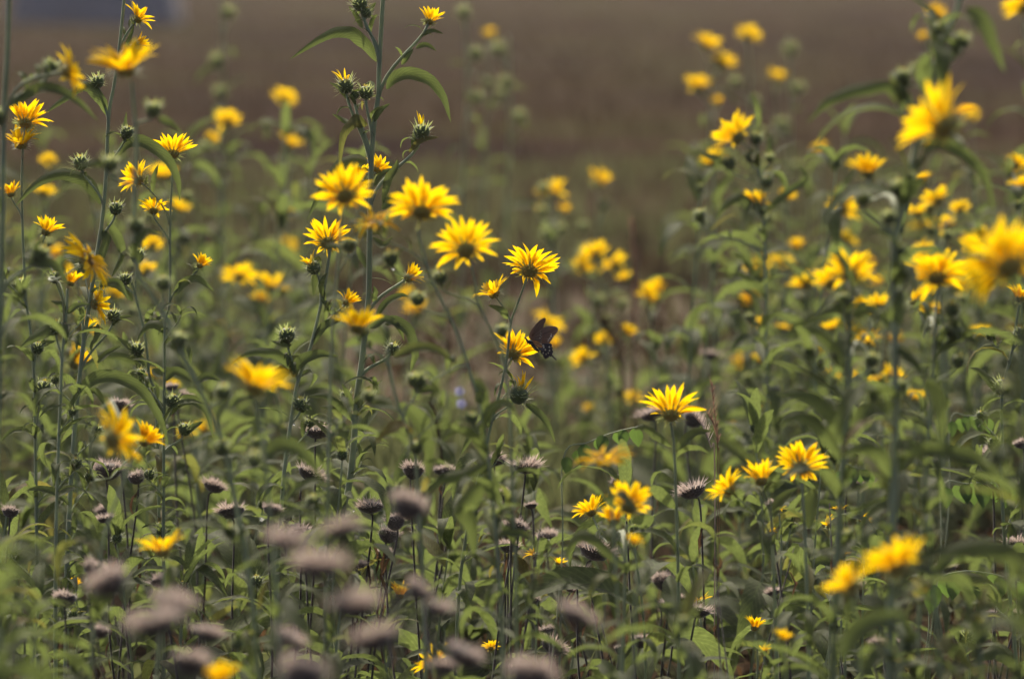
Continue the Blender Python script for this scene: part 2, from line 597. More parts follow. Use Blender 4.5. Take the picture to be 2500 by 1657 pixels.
class Plant:
    def __init__(self, name, label, cat, root, group=None):
        self.root = Vector((root[0], root[1], 0.0))
        self.o = tag(new(name, None), label, cat, group)
        self.o.location = self.root
        self.o.empty_display_size = 0.05
        self.inv = Matrix.Translation(-self.root)

    def part(self, name, me, M=None):
        """M: world matrix of the part"""
        return new(name, me, self.o, self.inv @ M if M is not None else None)

    def tube(self, name, pts, rad, mat, n=6):
        mb = MB()
        r = np.array(self.root)
        tube(mb, [np.array(q) - r for q in pts], rad, n)
        return self.part(name, mb.mesh(name, [mat]))


def branch_path(a, b, ndir, n=8):
    """curve from stem point a to flower base b arriving along ndir"""
    a, b = np.array(a), np.array(b)
    L = np.linalg.norm(b - a)
    p1 = a + np.array((0, 0, 1)) * L * 0.32 + (b - a) * 0.12
    p2 = b - np.array(ndir) * L * 0.28
    out = []
    for k in range(n + 1):
        s = k / n
        out.append(a * (1 - s) ** 3 + 3 * p1 * s * (1 - s) ** 2 + 3 * p2 * s * s * (1 - s) + b * s ** 3)
    return out


LIFT = {'open': 28, 'flat': 4, 'cup': 58, 'half': 38, 'reflex': -14, 'few': 30}


def flower(pl, c, D, f, style='open', fine=True):
    spin = random.uniform(0, 6.28)
    M = Matrix.Translation(c) @ frame(f, spin) @ Matrix.Scale(D, 4)
    h = pl.part('flower_head', random.choice(HEADS), M)
    new('disc', random.choice(DISCS), h)
    if fine:
        nn = random.randint(24, 31)
        gap = None
        if style == 'few':
            gap = (random.uniform(0, 6.28), -0.1)
        elif style == 'half' and random.random() < 0.4:
            gap = (random.uniform(0, 6.28), 0.93)
        for pi_, Mp in petal_set(nn, LIFT[style] + random.uniform(-4, 4), random.random(), gap):
            new('petal', PETALS[pi_], h, Mp)
    else:
        l = min((5, 20, 40, 62), key=lambda q: abs(q - LIFT[style]))
        new('corolla', COROLLA[(l, random.randrange(2))], h)
    return h


def F(x, y, s, f=(0, 0.5, 0.8), st='open', at=None, dd=0.0):
    return ('F', x, y, s, f, st, at, dd)


def B(x, y, s=52, f=(0, 1, 0.1), at=None, dd=0.0, open_=False):
    return ('B', x, y, s, f, open_, at, dd)


def LF(pts, w, tilt=35, dd=0.0, fold=0.35):
    return ('L', pts, w, tilt, dd, fold)


def pixel_leaf(pl, d, it):
    _, pts, w, tilt, dd, fold = it
    tilt *= 0.6
    fold *= 0.8
    q = [np.array(P(x, y, d + dd)) for x, y in pts]
    n = len(q)
    for i in range(n):                      # let the blade swing a little in depth
        q[i] = q[i] + np.array(FW) * (0.012 * math.sin(2.2 * i / max(1, n - 1)) * (1 if (pts[0][0] + pts[0][1]) % 2 else -1))
    sp = smoothpath(q, max(3, 12 // (n - 1)))
    hw = w * K * (d + dd) / 2 / math.cos(R_(tilt)) * 1.38
    fwv, out = np.array(FW), []
    for i in range(len(sp)):
        tg = unit(sp[min(i + 1, len(sp) - 1)] - sp[max(i - 1, 0)])
        perp = unit(np.cross(tg, fwv))
        if perp[2] < 0:
            perp = -perp
        tw = R_(tilt) + 0.35 * math.sin(3 * i / len(sp))
        out.append(perp * math.cos(tw) + fwv * math.sin(tw))
    for i in range(1, len(out)):
        if out[i].dot(out[i - 1]) < 0:
            out[i] = -out[i]
    mb = MB()
    r = np.array(pl.root)
    blade(mb, [s - r for s in sp], out, hw, fold=fold, wav=0.07, ph=pts[0][0] % 7, base=0.15)
    pl.part('leaf', mb.mesh('leaf', ['leaf']))


def auto_leaves(pl, path, zlo, zhi, spacing, L, droop=1.0, phase=None):
    """alternate leaves along a stem path (list of world points)"""
    ph = random.uniform(0, 6.28) if phase is None else phase
    acc = random.uniform(0, spacing)
    for i in range(len(path) - 1):
        a, b = np.array(path[i]), np.array(path[i + 1])
        ln = np.linalg.norm(b - a)
        acc += ln
        if acc < spacing or not (zlo <= a[2] <= zhi):
            continue
        acc = random.uniform(-0.3, 0.3) * spacing
        ph += 2.4 + random.uniform(-0.4, 0.4)
        hh = (a[2] - zlo) / max(0.05, zhi - zlo)
        sc = L * random.uniform(0.65, 1.2) * (1.15 - 0.55 * hh)
        M = (Matrix.Translation(Vector(a)) @ Matrix.Rotation(ph, 4, 'Z') @ Matrix.Rotation(random.uniform(-0.35, 0.3), 4, 'Y')
             @ Matrix.Rotation(random.gauss(0, 0.3), 4, 'X') @ Matrix.Diagonal((sc, sc * random.uniform(0.95, 1.45), sc, 1)))
        pl.part('leaf', random.choice(LEAVES), M)


def side_shoot(pl, a, L):
    """short leafy axillary shoot, often ending in a small bud"""
    az = random.uniform(0, 6.28)
    ln = random.uniform(0.025, 0.07)
    dv = np.array((math.cos(az) * 0.6, math.sin(az) * 0.6, 0.75))
    b = np.array(a) + dv * ln
    bp_ = branch_path(a, b, unit(np.array((dv[0] * 0.4, dv[1] * 0.4, 1.0))), 6)
    pl.tube('branch', bp_, [0.0012 - 0.0004 * k / 6 for k in range(7)], 'stem', 5)
    pl.part('leaf', random.choice(LEAVES), Matrix.Translation(Vector(a)) @ Matrix.Rotation(az, 4, 'Z') @ Matrix.Scale(L * random.uniform(0.7, 1.15), 4))
    for k in (2, 4, 5, 6, 6):
        sc = L * random.uniform(0.25, 0.55)
        pl.part('leaf', random.choice(LEAVES), Matrix.Translation(Vector(bp_[k])) @ Matrix.Rotation(random.uniform(0, 6.28), 4, 'Z')
                @ Matrix.Rotation(random.uniform(-0.8, 0.0), 4, 'Y') @ Matrix.Scale(sc, 4))
    if random.random() < 0.5:
        S = random.uniform(0.020, 0.030)
        pl.part('bud', random.choice(BUDS), Matrix.Translation(Vector(b) + Vector((0, 0, S * 0.22))) @ Matrix.Rotation(random.uniform(-0.3, 0.3), 4, 'X') @ Matrix.Scale(S, 4))


def sunflower(label, d, stem, items=(), r=2.4, auto=None, fine=True, group=None, L=0.10, spacing=0.035, lean=0.0, dtop=0.0):
    """stem: photo points from the top down; it goes on to the ground below the last one"""
    n = len(stem)
    pts = [np.array(P(x, y, d + dtop * (1 - i / max(1, n - 1)))) for i, (x, y) in enumerate(stem)]
    last = pts[-1]
    root = np.array((last[0] + lean + random.uniform(-0.02, 0.02), last[1] + random.uniform(-0.03, 0.03), 0.0))
    if last[2] > 0.12:
        prev = pts[-2]
        k = min(0.35, last[2] * 0.35)
        dv = (last - prev) / max(0.02, abs(last[2] - prev[2]))
        mid = last + np.array((dv[0] * k * 0.6, dv[1] * k * 0.6, -k))
        root[0] = mid[0] + dv[0] * 0.03 + lean
        root[1] = mid[1]
        pts.append(mid)
    pts.append(root)
    path = smoothpath(pts, 7)
    pl = Plant('sunflower_plant', label, 'flower plant', root, group)
    m_ = len(path)
    tot = max(0.05, path[0][2])
    rad = [(r * 1.15 * (0.66 + 0.5 * (1 - max(0, q[2]) / tot))) * 0.001 for q in path]
    pl.tube('stem', path, rad, 'stem', 7)
    ppx = [proj(Vector(q)) for q in path]
    for it in items:
        if it[0] == 'L':
            pixel_leaf(pl, d, it)
            continue
        kind, x, y, s, f, st, at, dd = it
        if kind == 'F' and f[2] > 0.3:
            f = (f[0] * 1.2, f[1] + 0.30, f[2])
        fv = cdir(f)
        dd_ = d + dd
        c = P(x, y, dd_)
        S = s * K * dd_ * (1.12 if kind == 'F' else 1.3)
        if kind == 'F' and y > 900 and d < 7.2:
            FLOWER_SPOTS.append((x, y, dd_))
        if kind == 'F':
            base = c - fv * (S * 0.105)
            flower(pl, c, S, fv, st, fine)
        else:
            base = c - fv * (S * 0.24)
            b = pl.part('bud', random.choice(BUDS), Matrix.Translation(c) @ frame(fv, random.uniform(0, 6)) @ Matrix.Scale(S, 4))
            if st:
                for k in range(st if st > 1 else 8):
                    a = random.gauss(0, 1.0) + 0.6
                    Lp = random.uniform(0.35, 0.55)
                    new('petal', random.choice(PETALS), b, Matrix.Rotation(a, 4, 'Z') @ Matrix.Translation((0.12, 0, 0.1))
                        @ Matrix.Rotation(-R_(random.uniform(25, 80)), 4, 'Y') @ Matrix.Diagonal((Lp, Lp * 0.6, Lp, 1)))
        if at == 'top':
            continue
        if at is None:
            off = 95 * 6.5 / d
            tx, ty = None, y + off
            i = min(range(m_), key=lambda k: abs(ppx[k][1] - ty))
        else:
            i = min(range(m_), key=lambda k: (ppx[k][1] - at[1]) ** 2 + 0.2 * (ppx[k][0] - at[0]) ** 2)
        rb = max(1.15, r * 0.58) * 0.001
        bp_ = branch_path(path[i], base, fv)
        pl.tube('branch', bp_, [rb * (1.15 - 0.3 * k / 8) for k in range(9)], 'stem', 6)
        if np.linalg.norm(bp_[0] - bp_[-1]) > 0.05:
            for k in (random.randint(3, 4), 6, 7):
                sc = L * random.uniform(0.22, 0.42)
                pl.part('leaf', random.choice(LEAVES), Matrix.Translation(Vector(bp_[k])) @ Matrix.Rotation(random.uniform(0, 6.28), 4, 'Z')
                        @ Matrix.Rotation(random.uniform(-0.7, 0.1), 4, 'Y') @ Matrix.Scale(sc, 4))
    if auto is not None and len(stem) >= 4:
        zt = path[0][2]
        if stem[0][0] < 1650:
            zt = min(zt, P(stem[0][0], max(stem[0][1], auto - (90 if d < 6 else 200 if stem[0][0] > 500 else 380)), d).z)
        dense_ = smoothpath(pts, 24)
        auto_leaves(pl, dense_, P(stem[0][0], auto, d).z, zt - 0.05, 0.06, L * 0.95)
        zz, k = zt - random.uniform(0.05, 0.09), 0
        while zz > 0.15:
            i = min(range(len(dense_)), key=lambda q: abs(dense_[q][2] - zz))
            side_shoot(pl, dense_[i], L)
            zz -= random.uniform(0.06, 0.11)
    if auto is not None:
        ztop = P(stem[0][0], auto, d).z
        auto_leaves(pl, smoothpath(pts, 24), 0.02, ztop, spacing, L)
    return pl


# ------------------------------------------------------------------ the setting
def axis(lo, hi, dense_lo, dense_hi, step, grow):
    a = list(np.arange(dense_lo, dense_hi + 1e-6, step))
    s, v = step, dense_hi
    while v < hi:
        s *= grow
        v += s
        a.append(v)
    s, v = step, dense_lo
    while v > lo:
        s *= grow
        v -= s
        a.insert(0, v)
    return np.array(a)


gx = axis(-700, 700, -3, 3, 0.08, 1.16)
gy = axis(-60, 1500, 2.5, 16, 0.08, 1.12)
XX, YY = np.meshgrid(gx, gy)
near = np.exp(-np.maximum(0, np.hypot(XX, YY - 8) - 8) / 10)
ZZ = near * (0.018 * np.sin(XX * 3.1 + 1.3 * np.sin(YY * 2.3)) * np.sin(YY * 2.7) + 0.010 * np.sin(XX * 11 + YY * 5) * np.sin(YY * 9.3) + rng.normal(0, 0.005, XX.shape)) - 0.015
ZZ += (1 - near) * 0.12 * np.sin(XX * 0.13 + 1) * np.sin(YY * 0.11)
nxg, nyg = len(gx), len(gy)
V = np.stack([XX.ravel(), YY.ravel(), ZZ.ravel()], 1)
ii = np.arange((nyg - 1) * nxg).reshape(nyg - 1, nxg)[:, :-1].ravel()
Fq = np.stack([ii, ii + 1, ii + 1 + nxg, ii + nxg], 1)
me = bpy.data.meshes.new('ground')
me.from_pydata(V.tolist(), [], Fq.tolist())
me.materials.append(MAT['ground'])
me.polygons.foreach_set('use_smooth', [True] * len(Fq))
tag(new('ground', me), 'brown bare earth of the meadow and field', kind='structure')


def gz(x, y):
    nr = math.exp(-max(0, math.hypot(x, y - 8) - 8) / 10)
    return (1 - nr) * 0.12 * math.sin(x * 0.13 + 1) * math.sin(y * 0.11) - 0.015


# thin sunlit haze over the whole meadow and field
mb = MB()
mb.add([(-900, -100, -1.6), (900, -100, -1.6), (900, 1900, -1.6), (-900, 1900, -1.6), (-900, -100, 2.4), (900, -100, 2.4), (900, 1900, 2.4), (-900, 1900, 2.4)],
       [(3, 2, 1, 0), (4, 5, 6, 7), (0, 1, 5, 4), (1, 2, 6, 5), (2, 3, 7, 6), (3, 0, 4, 7)])
m, t, out = nt('haze')
pv = N(t, 'ShaderNodeVolumePrincipled', Density=0.0007, Anisotropy=0.3)
pv.inputs['Color'].default_value = (0.93, 0.88, 0.86, 1)
t.links.new(pv.outputs[0], out.inputs['Volume'])
tag(new('haze', mb.mesh('haze', ['haze'], smooth=False)), 'thin warm haze in the air over the meadow', kind='stuff')

# slate blue tarpaulin over a low stack, far left
c = P(235, 38, 57)
mb = MB()
na, nb_ = 28, 10
for j in range(nb_):
    s = j / (nb_ - 1)
    for i in range(na):
        a = 2 * math.pi * i / na
        e = 0.35
        cx = math.copysign(abs(math.cos(a)) ** e, math.cos(a))
        cy = math.copysign(abs(math.sin(a)) ** e, math.sin(a))
        fl = 1.0 - 0.10 * s + (0.05 * math.sin(a * 9 + s) * (1 - s))
        mb.v.append((cx * 0.92 * fl, cy * 0.7 * fl, 0.02 + 0.80 * s ** 0.8 + 0.02 * math.sin(a * 5)))
        mb.uv.append((s, i / na))
for j in range(nb_ - 1):
    for i in range(na):
        mb.f.append((j * na + i, j * na + (i + 1) % na, (j + 1) * na + (i + 1) % na, (j + 1) * na + i))
        mb.mi.append(0)
top = len(mb.v)
mb.v.append((0, 0, 0.87)); mb.uv.append((1, 0))
for i in range(na):
    mb.f.append(((nb_ - 1) * na + i, (nb_ - 1) * na + (i + 1) % na, top)); mb.mi.append(0)
tarp = Plant('covered_stack', 'blurred slate blue covered block far off at the top left', 'covered stack', (c.x, c.y))
tarp.part('cover', mb.mesh('cover', ['tarp']), Matrix.Translation((c.x, c.y, -0.03)))
tarp.tube('rope', smoothpath([(c.x - 0.86, c.y - 0.5, 0.45), (c.x - 0.3, c.y - 0.73, 0.42), (c.x + 0.4, c.y - 0.73, 0.44), (c.x + 0.86, c.y - 0.5, 0.45)], 6), 0.012, 'dry_stalk', 6)


# ------------------------------------------------------------------ ground cover that nobody could count
def scatter_blades(name, mat, cnt, dmin, dmax, hmin, hmax, wid, lean, label, seed, lobes=1, power=1.0, spread=0.16, xf=None):
    r = np.random.default_rng(seed)
    d = dmin + (dmax - dmin) * r.random(cnt) ** power
    x = (r.random(cnt) * 2 - 1) * spread * d
    if xf is not None:
        keep = xf(x, d, r)
        d, x = d[keep], x[keep]
        cnt = len(d)
    h = hmin + (hmax - hmin) * r.random(cnt) ** 1.5
    az = r.random(cnt) * 6.283
    ln = lean * (0.3 + r.random(cnt))
    w = wid * (0.6 + 0.8 * r.random(cnt))
    ex, ey = np.cos(az), np.sin(az)
    sx, sy = -ey, ex
    z0 = -0.02
    V = np.zeros((cnt, 5, 3))
    for k, (s, ww) in enumerate(((0.0, 0.45), (0.0, -0.45), (0.55, 1.0), (0.55, -1.0), (1.0, 0.0))):
        o = ln * h * s ** 1.6
        V[:, k, 0] = x + ex * o + sx * w * ww * 0.5
        V[:, k, 1] = d + ey * o + sy * w * ww * 0.5
        V[:, k, 2] = z0 + h * (s - 0.35 * ln * s * s)
    base = np.arange(cnt)[:, None] * 5
    q = (base + np.array([0, 1, 3, 2])).tolist()
    tr = (base + np.array([2, 3, 4])).tolist()
    me = bpy.data.meshes.new(name)
    me.from_pydata(V.reshape(-1, 3).tolist(), [], q + tr)
    me.materials.append(MAT[mat])
    tag(new(name, me), label, kind='stuff')


scatter_blades('ground_cover', 'cover_leaf', 5000, 3.4, 11, 0.02, 0.17, 0.013, 0.9, 'low tangled green leaves covering the soil', 1)
scatter_blades('meadow_grass', 'cover_leaf', 19000, 9, 22, 0.04, 0.22, 0.007, 0.6, 'soft blurred green grass behind the flowers', 2, power=1.5,
               xf=lambda x, d, r: ~((np.abs(x / d - 0.01) < 0.045) & (d > 10.5) & (d < 15.2) & (r.random(len(x)) < 0.88)))
scatter_blades('dry_litter', 'dry_leaf', 9000, 3.4, 12, 0.02, 0.10, 0.009, 1.5, 'brown dead leaves and stalks on the soil', 3)
scatter_blades('dry_grass', 'dry_grass', 30000, 12, 120, 0.04, 0.18, 0.014, 0.7, 'dry brown stubble in the far field', 4, power=1.4)

# ------------------------------------------------------------------ butterfly feeding at the flower
BD = 6.47


def bp(cx, cy, off=0.0):
    return np.array(P(1260 + cx * 0.0893, 750 + cy * 0.0893, BD + off))


bfly = Plant('butterfly', 'dark brown swallowtail butterfly clinging to yellow petals, wings raised', 'butterfly', bp(400, 950)[:2])
bfly.o.location.z = bp(400, 950)[2]
bfly.root = bfly.o.location.copy()
bfly.inv = Matrix.Translation(-bfly.root)
BO = np.array(bfly.root)


def wing(name, outline, slope, root, zones, spots, veins):
    """outline in picture points; slope leans the wing toward (-) or away from (+) the viewer as it leaves the body"""
    def dep(x, y, e=0.0):
        r_ = math.hypot(x - root[0], y - root[1])
        return bp(x, y, slope * r_ * 0.0893 * K * BD + e) - BO
    mb = MB()
    n = len(outline)
    cen = (sum(q[0] for q in outline) / n, sum(q[1] for q in outline) / n)
    rings = [1.0, 0.93, 0.72, 0.45, 0.2]
    th = 0.00022
    for sgn in (-1, 1):
        o = len(mb.v)
        for rr in rings:
            for q in outline:
                x, y = cen[0] + (q[0] - cen[0]) * rr, cen[1] + (q[1] - cen[1]) * rr
                mb.v.append(tuple(dep(x, y, sgn * th * (0.3 if rr == 1 else 1))))
                mb.uv.append((rr, 0))
        mb.v.append(tuple(dep(*cen, sgn * th)))
        mb.uv.append((0, 0))
        for k in range(len(rings) - 1):
            for i in range(n):
                j = (i + 1) % n
                f = (o + k * n + i, o + k * n + j, o + (k + 1) * n + j, o + (k + 1) * n + i)
                mb.f.append(f if sgn < 0 else f[::-1])
                mx, my = cen[0] + (outline[i][0] - cen[0]) * rings[k + 1], cen[1] + (outline[i][1] - cen[1]) * rings[k + 1]
                mb.mi.append(zones(mx, my))
        for i in range(n):
            f = (o + (len(rings) - 1) * n + i, o + (len(rings) - 1) * n + (i + 1) % n, o + len(rings) * n)
            mb.f.append(f if sgn < 0 else f[::-1])
            mb.mi.append(zones(*cen))
    m1 = n * len(rings) + 1
    for i in range(n):
        j = (i + 1) % n
        mb.f.append((i, m1 + i, m1 + j, j))
        mb.mi.append(0)
    w = bfly.part(name, mb.mesh(name, ['wing', 'wing_orange', 'wing_blue']))
    if spots:
        for (sx, sy, sr) in spots:
            sr *= 1.25
            s = MB()
            ring = [dep(sx + sr * math.cos(a * 0.785), sy + sr * 1.25 * math.sin(a * 0.785), -th * 1.6) for a in range(8)]
            s.add(ring + [dep(sx, sy, -th * 3.5)], [(k, (k + 1) % 8, 8) for k in range(8)])
            new('spot', s.mesh('spot', ['wing_spot']), w)
    for (x, y) in veins:
        s = MB()
        tube(s, [dep(root[0] + (x - root[0]) * k / 5, root[1] + (y - root[1]) * k / 5 + 8 * math.sin(k * 0.6), -th) for k in range(1, 6)], 0.00022, 5)
        new('vein', s.mesh('vein', ['wing_vein']), w)
    return w


def dense(o):
    out = []
    for q in smoothpath([(x, y, 0) for x, y in o + [o[0]]], 2)[:-1]:
        out.append((q[0], q[1]))
    return out


wing('forewing', dense([(735, 565), (800, 530), (930, 505), (1060, 520), (1130, 560), (1146, 625), (1112, 700), (1085, 712), (1062, 765), (1030, 775), (1024, 830), (990, 842), (985, 895), (948, 905),
      (935, 960), (860, 1000), (760, 1000), (560, 960), (420, 890)]), 0.55, (360, 880), lambda x, y: 0,
     [(965, 740, 17), (955, 790, 20), (920, 845, 18), (885, 890, 20), (870, 925, 13), (1030, 765, 9), (1008, 820, 9)],
     [(1120, 600), (1080, 700), (1020, 790), (950, 900), (880, 960), (1100, 560)])
wing('hindwing', dense([(560, 960), (690, 985), (800, 985), (900, 985), (950, 985), (985, 1040), (968, 1070), (1005, 1120), (985, 1150), (1015, 1210), (1000, 1240), (1010, 1275), (990, 1300), (1040, 1350), (1112, 1425), (1110, 1448),
      (1082, 1442), (1000, 1370), (960, 1340), (930, 1362), (905, 1350), (880, 1385), (850, 1385), (815, 1415), (765, 1392), (740, 1340), (722, 1290), (690, 1272), (670, 1200), (600, 1080)]), 0.38, (400, 900),
     lambda x, y: 2, [(910, 1085, 20), (915, 1180, 18), (880, 1250, 15), (820, 1280, 15), (740, 1245, 16), (980, 1060, 9), (1000, 1165, 10), (1000, 1270, 12), (905, 1345, 9)],
     [(980, 1050), (1000, 1200), (950, 1330), (830, 1400)])
wing('forewing', dense([(335, 830), (380, 680), (480, 530), (600, 400), (700, 312), (768, 290), (806, 300), (815, 335), (798, 392), (765, 470), (742, 560), (728, 640), (722, 700), (715, 800), (705, 900), (690, 985), (600, 930), (450, 890)]), -0.20, (350, 880),
     lambda x, y: 0, [(675, 640, 9), (665, 700, 11), (660, 770, 12), (652, 840, 13), (700, 720, 8), (698, 800, 9)],
     [(770, 320), (790, 380), (750, 500), (720, 640), (700, 780), (690, 900), (650, 370)])
wing('hindwing', dense([(420, 880), (560, 905), (680, 960), (720, 1010), (770, 1040), (800, 1120), (815, 1190), (760, 1180), (730, 1240), (690, 1200), (640, 1180), (600, 1120), (540, 1060), (450, 980)]), -0.12, (380, 900),
     lambda x, y: 1 if 430 < x < 700 and y < 1090 else 2, [(545, 850, 15), (640, 905, 11), (665, 975, 18), (690, 935, 9), (745, 1050, 22), (760, 1095, 18), (800, 1160, 18), (700, 1010, 9)],
     [(760, 1060), (720, 1200), (640, 1120)])
# body: one surface from head to abdomen tip
bpts = [(222, 830, 6), (240, 835, 26), (275, 860, 34), (300, 905, 40), (340, 940, 70), (395, 960, 78), (440, 1000, 62), (480, 1065, 60), (530, 1120, 62), (575, 1165, 56), (610, 1195, 40), (632, 1222, 12)]
mb = MB()
tube(mb, smoothpath([bp(x, y) - BO for x, y, r in bpts], 2), list(np.interp(np.linspace(0, 11, 23), range(12), [r * 0.0893 * K * BD * 0.8 for x, y, r in bpts])), 10)
body = bfly.part('body', mb.mesh('body', ['insect']))
for k, (x, y) in enumerate([(380, 975), (430, 1000), (470, 1085), (500, 1110), (540, 1150), (345, 905), (395, 880)]):
    s = MB()
    cc = bp(x, y, -0.0022) - BO
    lathe(s, [(0.0001, -0.0004), (0.0004, 0), (0.0001, 0.0004)], 6)
    new('spot', s.mesh('spot', ['wing_spot']), body, Matrix.Translation(Vector(cc)))
for sg in (-1, 1):
    bfly.tube('antenna', smoothpath([bp(232, 830, sg * 0.001), bp(195, 800, sg * 0.005), bp(160, 790, sg * 0.009), bp(132, 800, sg * 0.012)], 4), [0.0002] * 10 + [0.0003, 0.0005, 0.0004], 'insect', 5)
    for k, (x0, y0, x1, y1) in enumerate([(310, 930, 250, 1000), (350, 970, 300, 1050), (400, 1000, 350, 1060)]):
        bfly.tube('leg', smoothpath([bp(x0, y0, sg * 0.002), bp((x0 + x1) / 2 - 10, (y0 + y1) / 2 - 15, sg * 0.005), bp(x1, y1, sg * 0.004)], 3), 0.00025, 'insect', 5)
bfly.tube('proboscis', smoothpath([bp(235, 845), bp(215, 890), bp(190, 960), bp(150, 1010)], 4), 0.00018, 'insect', 5)

# ------------------------------------------------------------------ tall flowering stems, from left to right
# --- far left
sunflower('tall blurred stem cut by the left edge, its flower turned right beside a bud', 5.55, [(24, -40), (18, 130), (10, 280), (6, 500), (2, 720), (-6, 1000)], [
    F(163, 175, 112, (0.93, 0.18, 0.3), 'open', (8, 300), -0.1), B(124, 163, 60, (0.3, 1, 0), (8, 290)), B(-5, 285, 60, (-0.5, 1, 0)),
    LF([(20, 262), (70, 232), (106, 216), (151, 226), (197, 254), (243, 298)], 24), LF([(10, 520), (-20, 480), (-60, 520)], 24),
    B(98, 617, 62, (0.5, 1, 0), (2, 730)), LF([(70, 640), (100, 645), (141, 655), (167, 698)], 24), LF([(80, 632), (95, 600), (112, 580)], 12)],
    r=3.6, auto=780, L=0.11, spacing=0.05)
sunflower('sharp leafy stem, small flower at the very top beside two arching leaves, upper left', 6.45, [(304, -30), (303, 0), (290, 130), (278, 211), (266, 282), (257, 458), (248, 549), (243, 580), (225, 700), (200, 869), (183, 1045), (172, 1200)], [
    F(336, 46, 84, (0.55, 0.75, 0.25), 'half', (293, 150)), F(334, 108, 62, (0.75, -0.1, 0.45), 'cup', (290, 160), 0.02), B(238, 198, 50, (-0.2, 1, 0), (258, 300)),
    LF([(306, 120), (318, 100), (330, 60)], 12), LF([(262, 282), (246, 239), (208, 208), (162, 239), (109, 280)], 24, 30),
    B(310, 322, 50, (0.25, 1, 0), (258, 430)), LF([(306, 345), (302, 310), (307, 272)], 12), LF([(291, 380), (310, 352), (345, 347), (394, 377), (429, 429), (438, 492)], 27, 25),
    LF([(244, 497), (225, 458), (190, 430), (134, 424), (81, 452), (32, 506)], 27, 20), B(197, 396, 58, (-0.2, 1, 0), (244, 500)), B(283, 507, 52, (0.1, 1, 0), (246, 600)),
    LF([(262, 545), (282, 580), (293, 622), (270, 678)], 22, 50), LF([(250, 560), (262, 590), (246, 640), (238, 668)], 18, 20),
    B(277, 768, 50, (0.1, 1, 0), (198, 930)), LF([(272, 795), (295, 778), (322, 770)], 12), LF([(200, 966), (211, 939), (246, 921), (299, 925), (352, 960), (394, 1027), (412, 1092)], 27, 20),
    LF([(238, 885), (262, 862), (296, 842)], 13), LF([(205, 960), (230, 955), (250, 980), (268, 1015)], 13), F(232, 742, 96, (0.92, 0.1, 0.25), 'open', (205, 850)),
    LF([(238, 790), (236, 820), (220, 848)], 14), LF([(243, 700), (262, 690), (290, 692), (312, 735)], 16)],
    r=2.7, auto=1000, L=0.09, spacing=0.03)
sunflower('slim stem at the left edge carrying two stacked flower heads, one facing up', 6.65, [(56, 352), (53, 450), (55, 550), (58, 622), (63, 728), (76, 820), (84, 940), (86, 1050)], [
    F(62, 300, 112, (0.05, 0.72, 0.68), 'half', (54, 400)), F(52, 352, 104, (-0.1, 0.9, -0.25), 'half', 'top'), F(27, 474, 66, (-0.2, 0.95, 0.2), 'cup', (54, 540)),
    B(54, 693, 52, (0, 1, 0), (64, 760)), LF([(60, 740), (40, 705), (10, 690)], 16), B(92, 848, 48, (0.2, 1, 0), (84, 920)), LF([(95, 840), (112, 838), (135, 832)], 12),
    B(106, 944, 60, (0.2, 1, 0), (86, 1010)), LF([(92, 960), (80, 935), (79, 920)], 12)], r=2.0, auto=980, L=0.09, spacing=0.03)
sunflower('slender sharp stem with one up-facing flower and a small flower on a side leaf', 6.6, [(423, 382), (420, 440), (415, 552), (415, 728), (403, 798), (401, 1010), (400, 1110)], [
    F(423, 374, 104, (0.06, 0.80, 0.55), 'half', 'top'), F(488, 648, 62, (0.42, 0.75, 0.35), 'cup', (414, 745)), LF([(424, 722), (450, 693), (486, 684), (526, 714)], 20),
    F(338, 440, 92, (-0.72, 0.45, 0.5), 'half', (415, 560)), F(375, 514, 78, (0.0, 0.75, 0.6), 'half', (414, 600)), LF([(372, 470), (380, 430), (388, 402)], 12),
    LF([(403, 814), (384, 791), (356, 795), (333, 832)], 20), LF([(415, 1014), (436, 985), (468, 978), (503, 1006), (520, 1072)], 22, 25), B(422, 977, 54, (0.1, 1, 0), (402, 1050)),
    B(452, 1046, 52, (0.2, 1, 0), (401, 1120)), LF([(455, 1055), (475, 1042), (497, 1028)], 14), LF([(403, 930), (425, 908), (455, 920), (470, 935)], 20), LF([(478, 935), (505, 920), (540, 930)], 17)],
    r=1.9, auto=1060, L=0.09, spacing=0.03)
sunflower('stem with a shaded upright flower and a big edge-on flower tilted right', 6.3, [(165, 704), (162, 763), (152, 870), (148, 975), (142, 1120)], [
    F(172, 690, 72, (0.25, 0.95, 0.1), 'cup', 'top'), F(112, 566, 82, (0.3, 0.85, 0.35), 'cup', (160, 760), 0.1), F(214, 634, 142, (0.78, 0.58, -0.26), 'flat', (158, 800), -0.35),
    B(133, 676, 46, (-0.3, 1, 0)), B(137, 797, 54, (0, 1, 0), (151, 880)), LF([(152, 806), (120, 805), (84, 823), (49, 850)], 24, 20), LF([(160, 768), (150, 742), (124, 734)], 14),
    LF([(163, 765), (190, 748), (222, 742)], 14)], r=2.2, auto=960, L=0.09, spacing=0.03)
sunflower('bent stem topped by a closed bud, behind the edge-on tilted flower', 6.75, [(322, 690), (330, 720), (345, 777), (356, 833), (366, 922), (380, 962), (384, 1080)], [
    B(335, 622, 56, (0.05, 1, 0), (326, 720)), B(306, 680, 48, (0.05, 1, 0), (330, 730)), LF([(324, 735), (300, 700), (268, 690), (240, 705)], 20), B(335, 850, 52, (0, 1, 0), (366, 930)),
    LF([(325, 842), (308, 832), (299, 808)], 16), LF([(340, 893), (310, 869), (268, 862), (229, 876), (169, 925)], 22, 25), LF([(355, 928), (330, 905), (345, 885), (378, 886)], 22, 40),
    LF([(372, 900), (390, 912), (420, 905), (440, 915)], 18)], r=2.1, auto=1000, L=0.09, spacing=0.03)
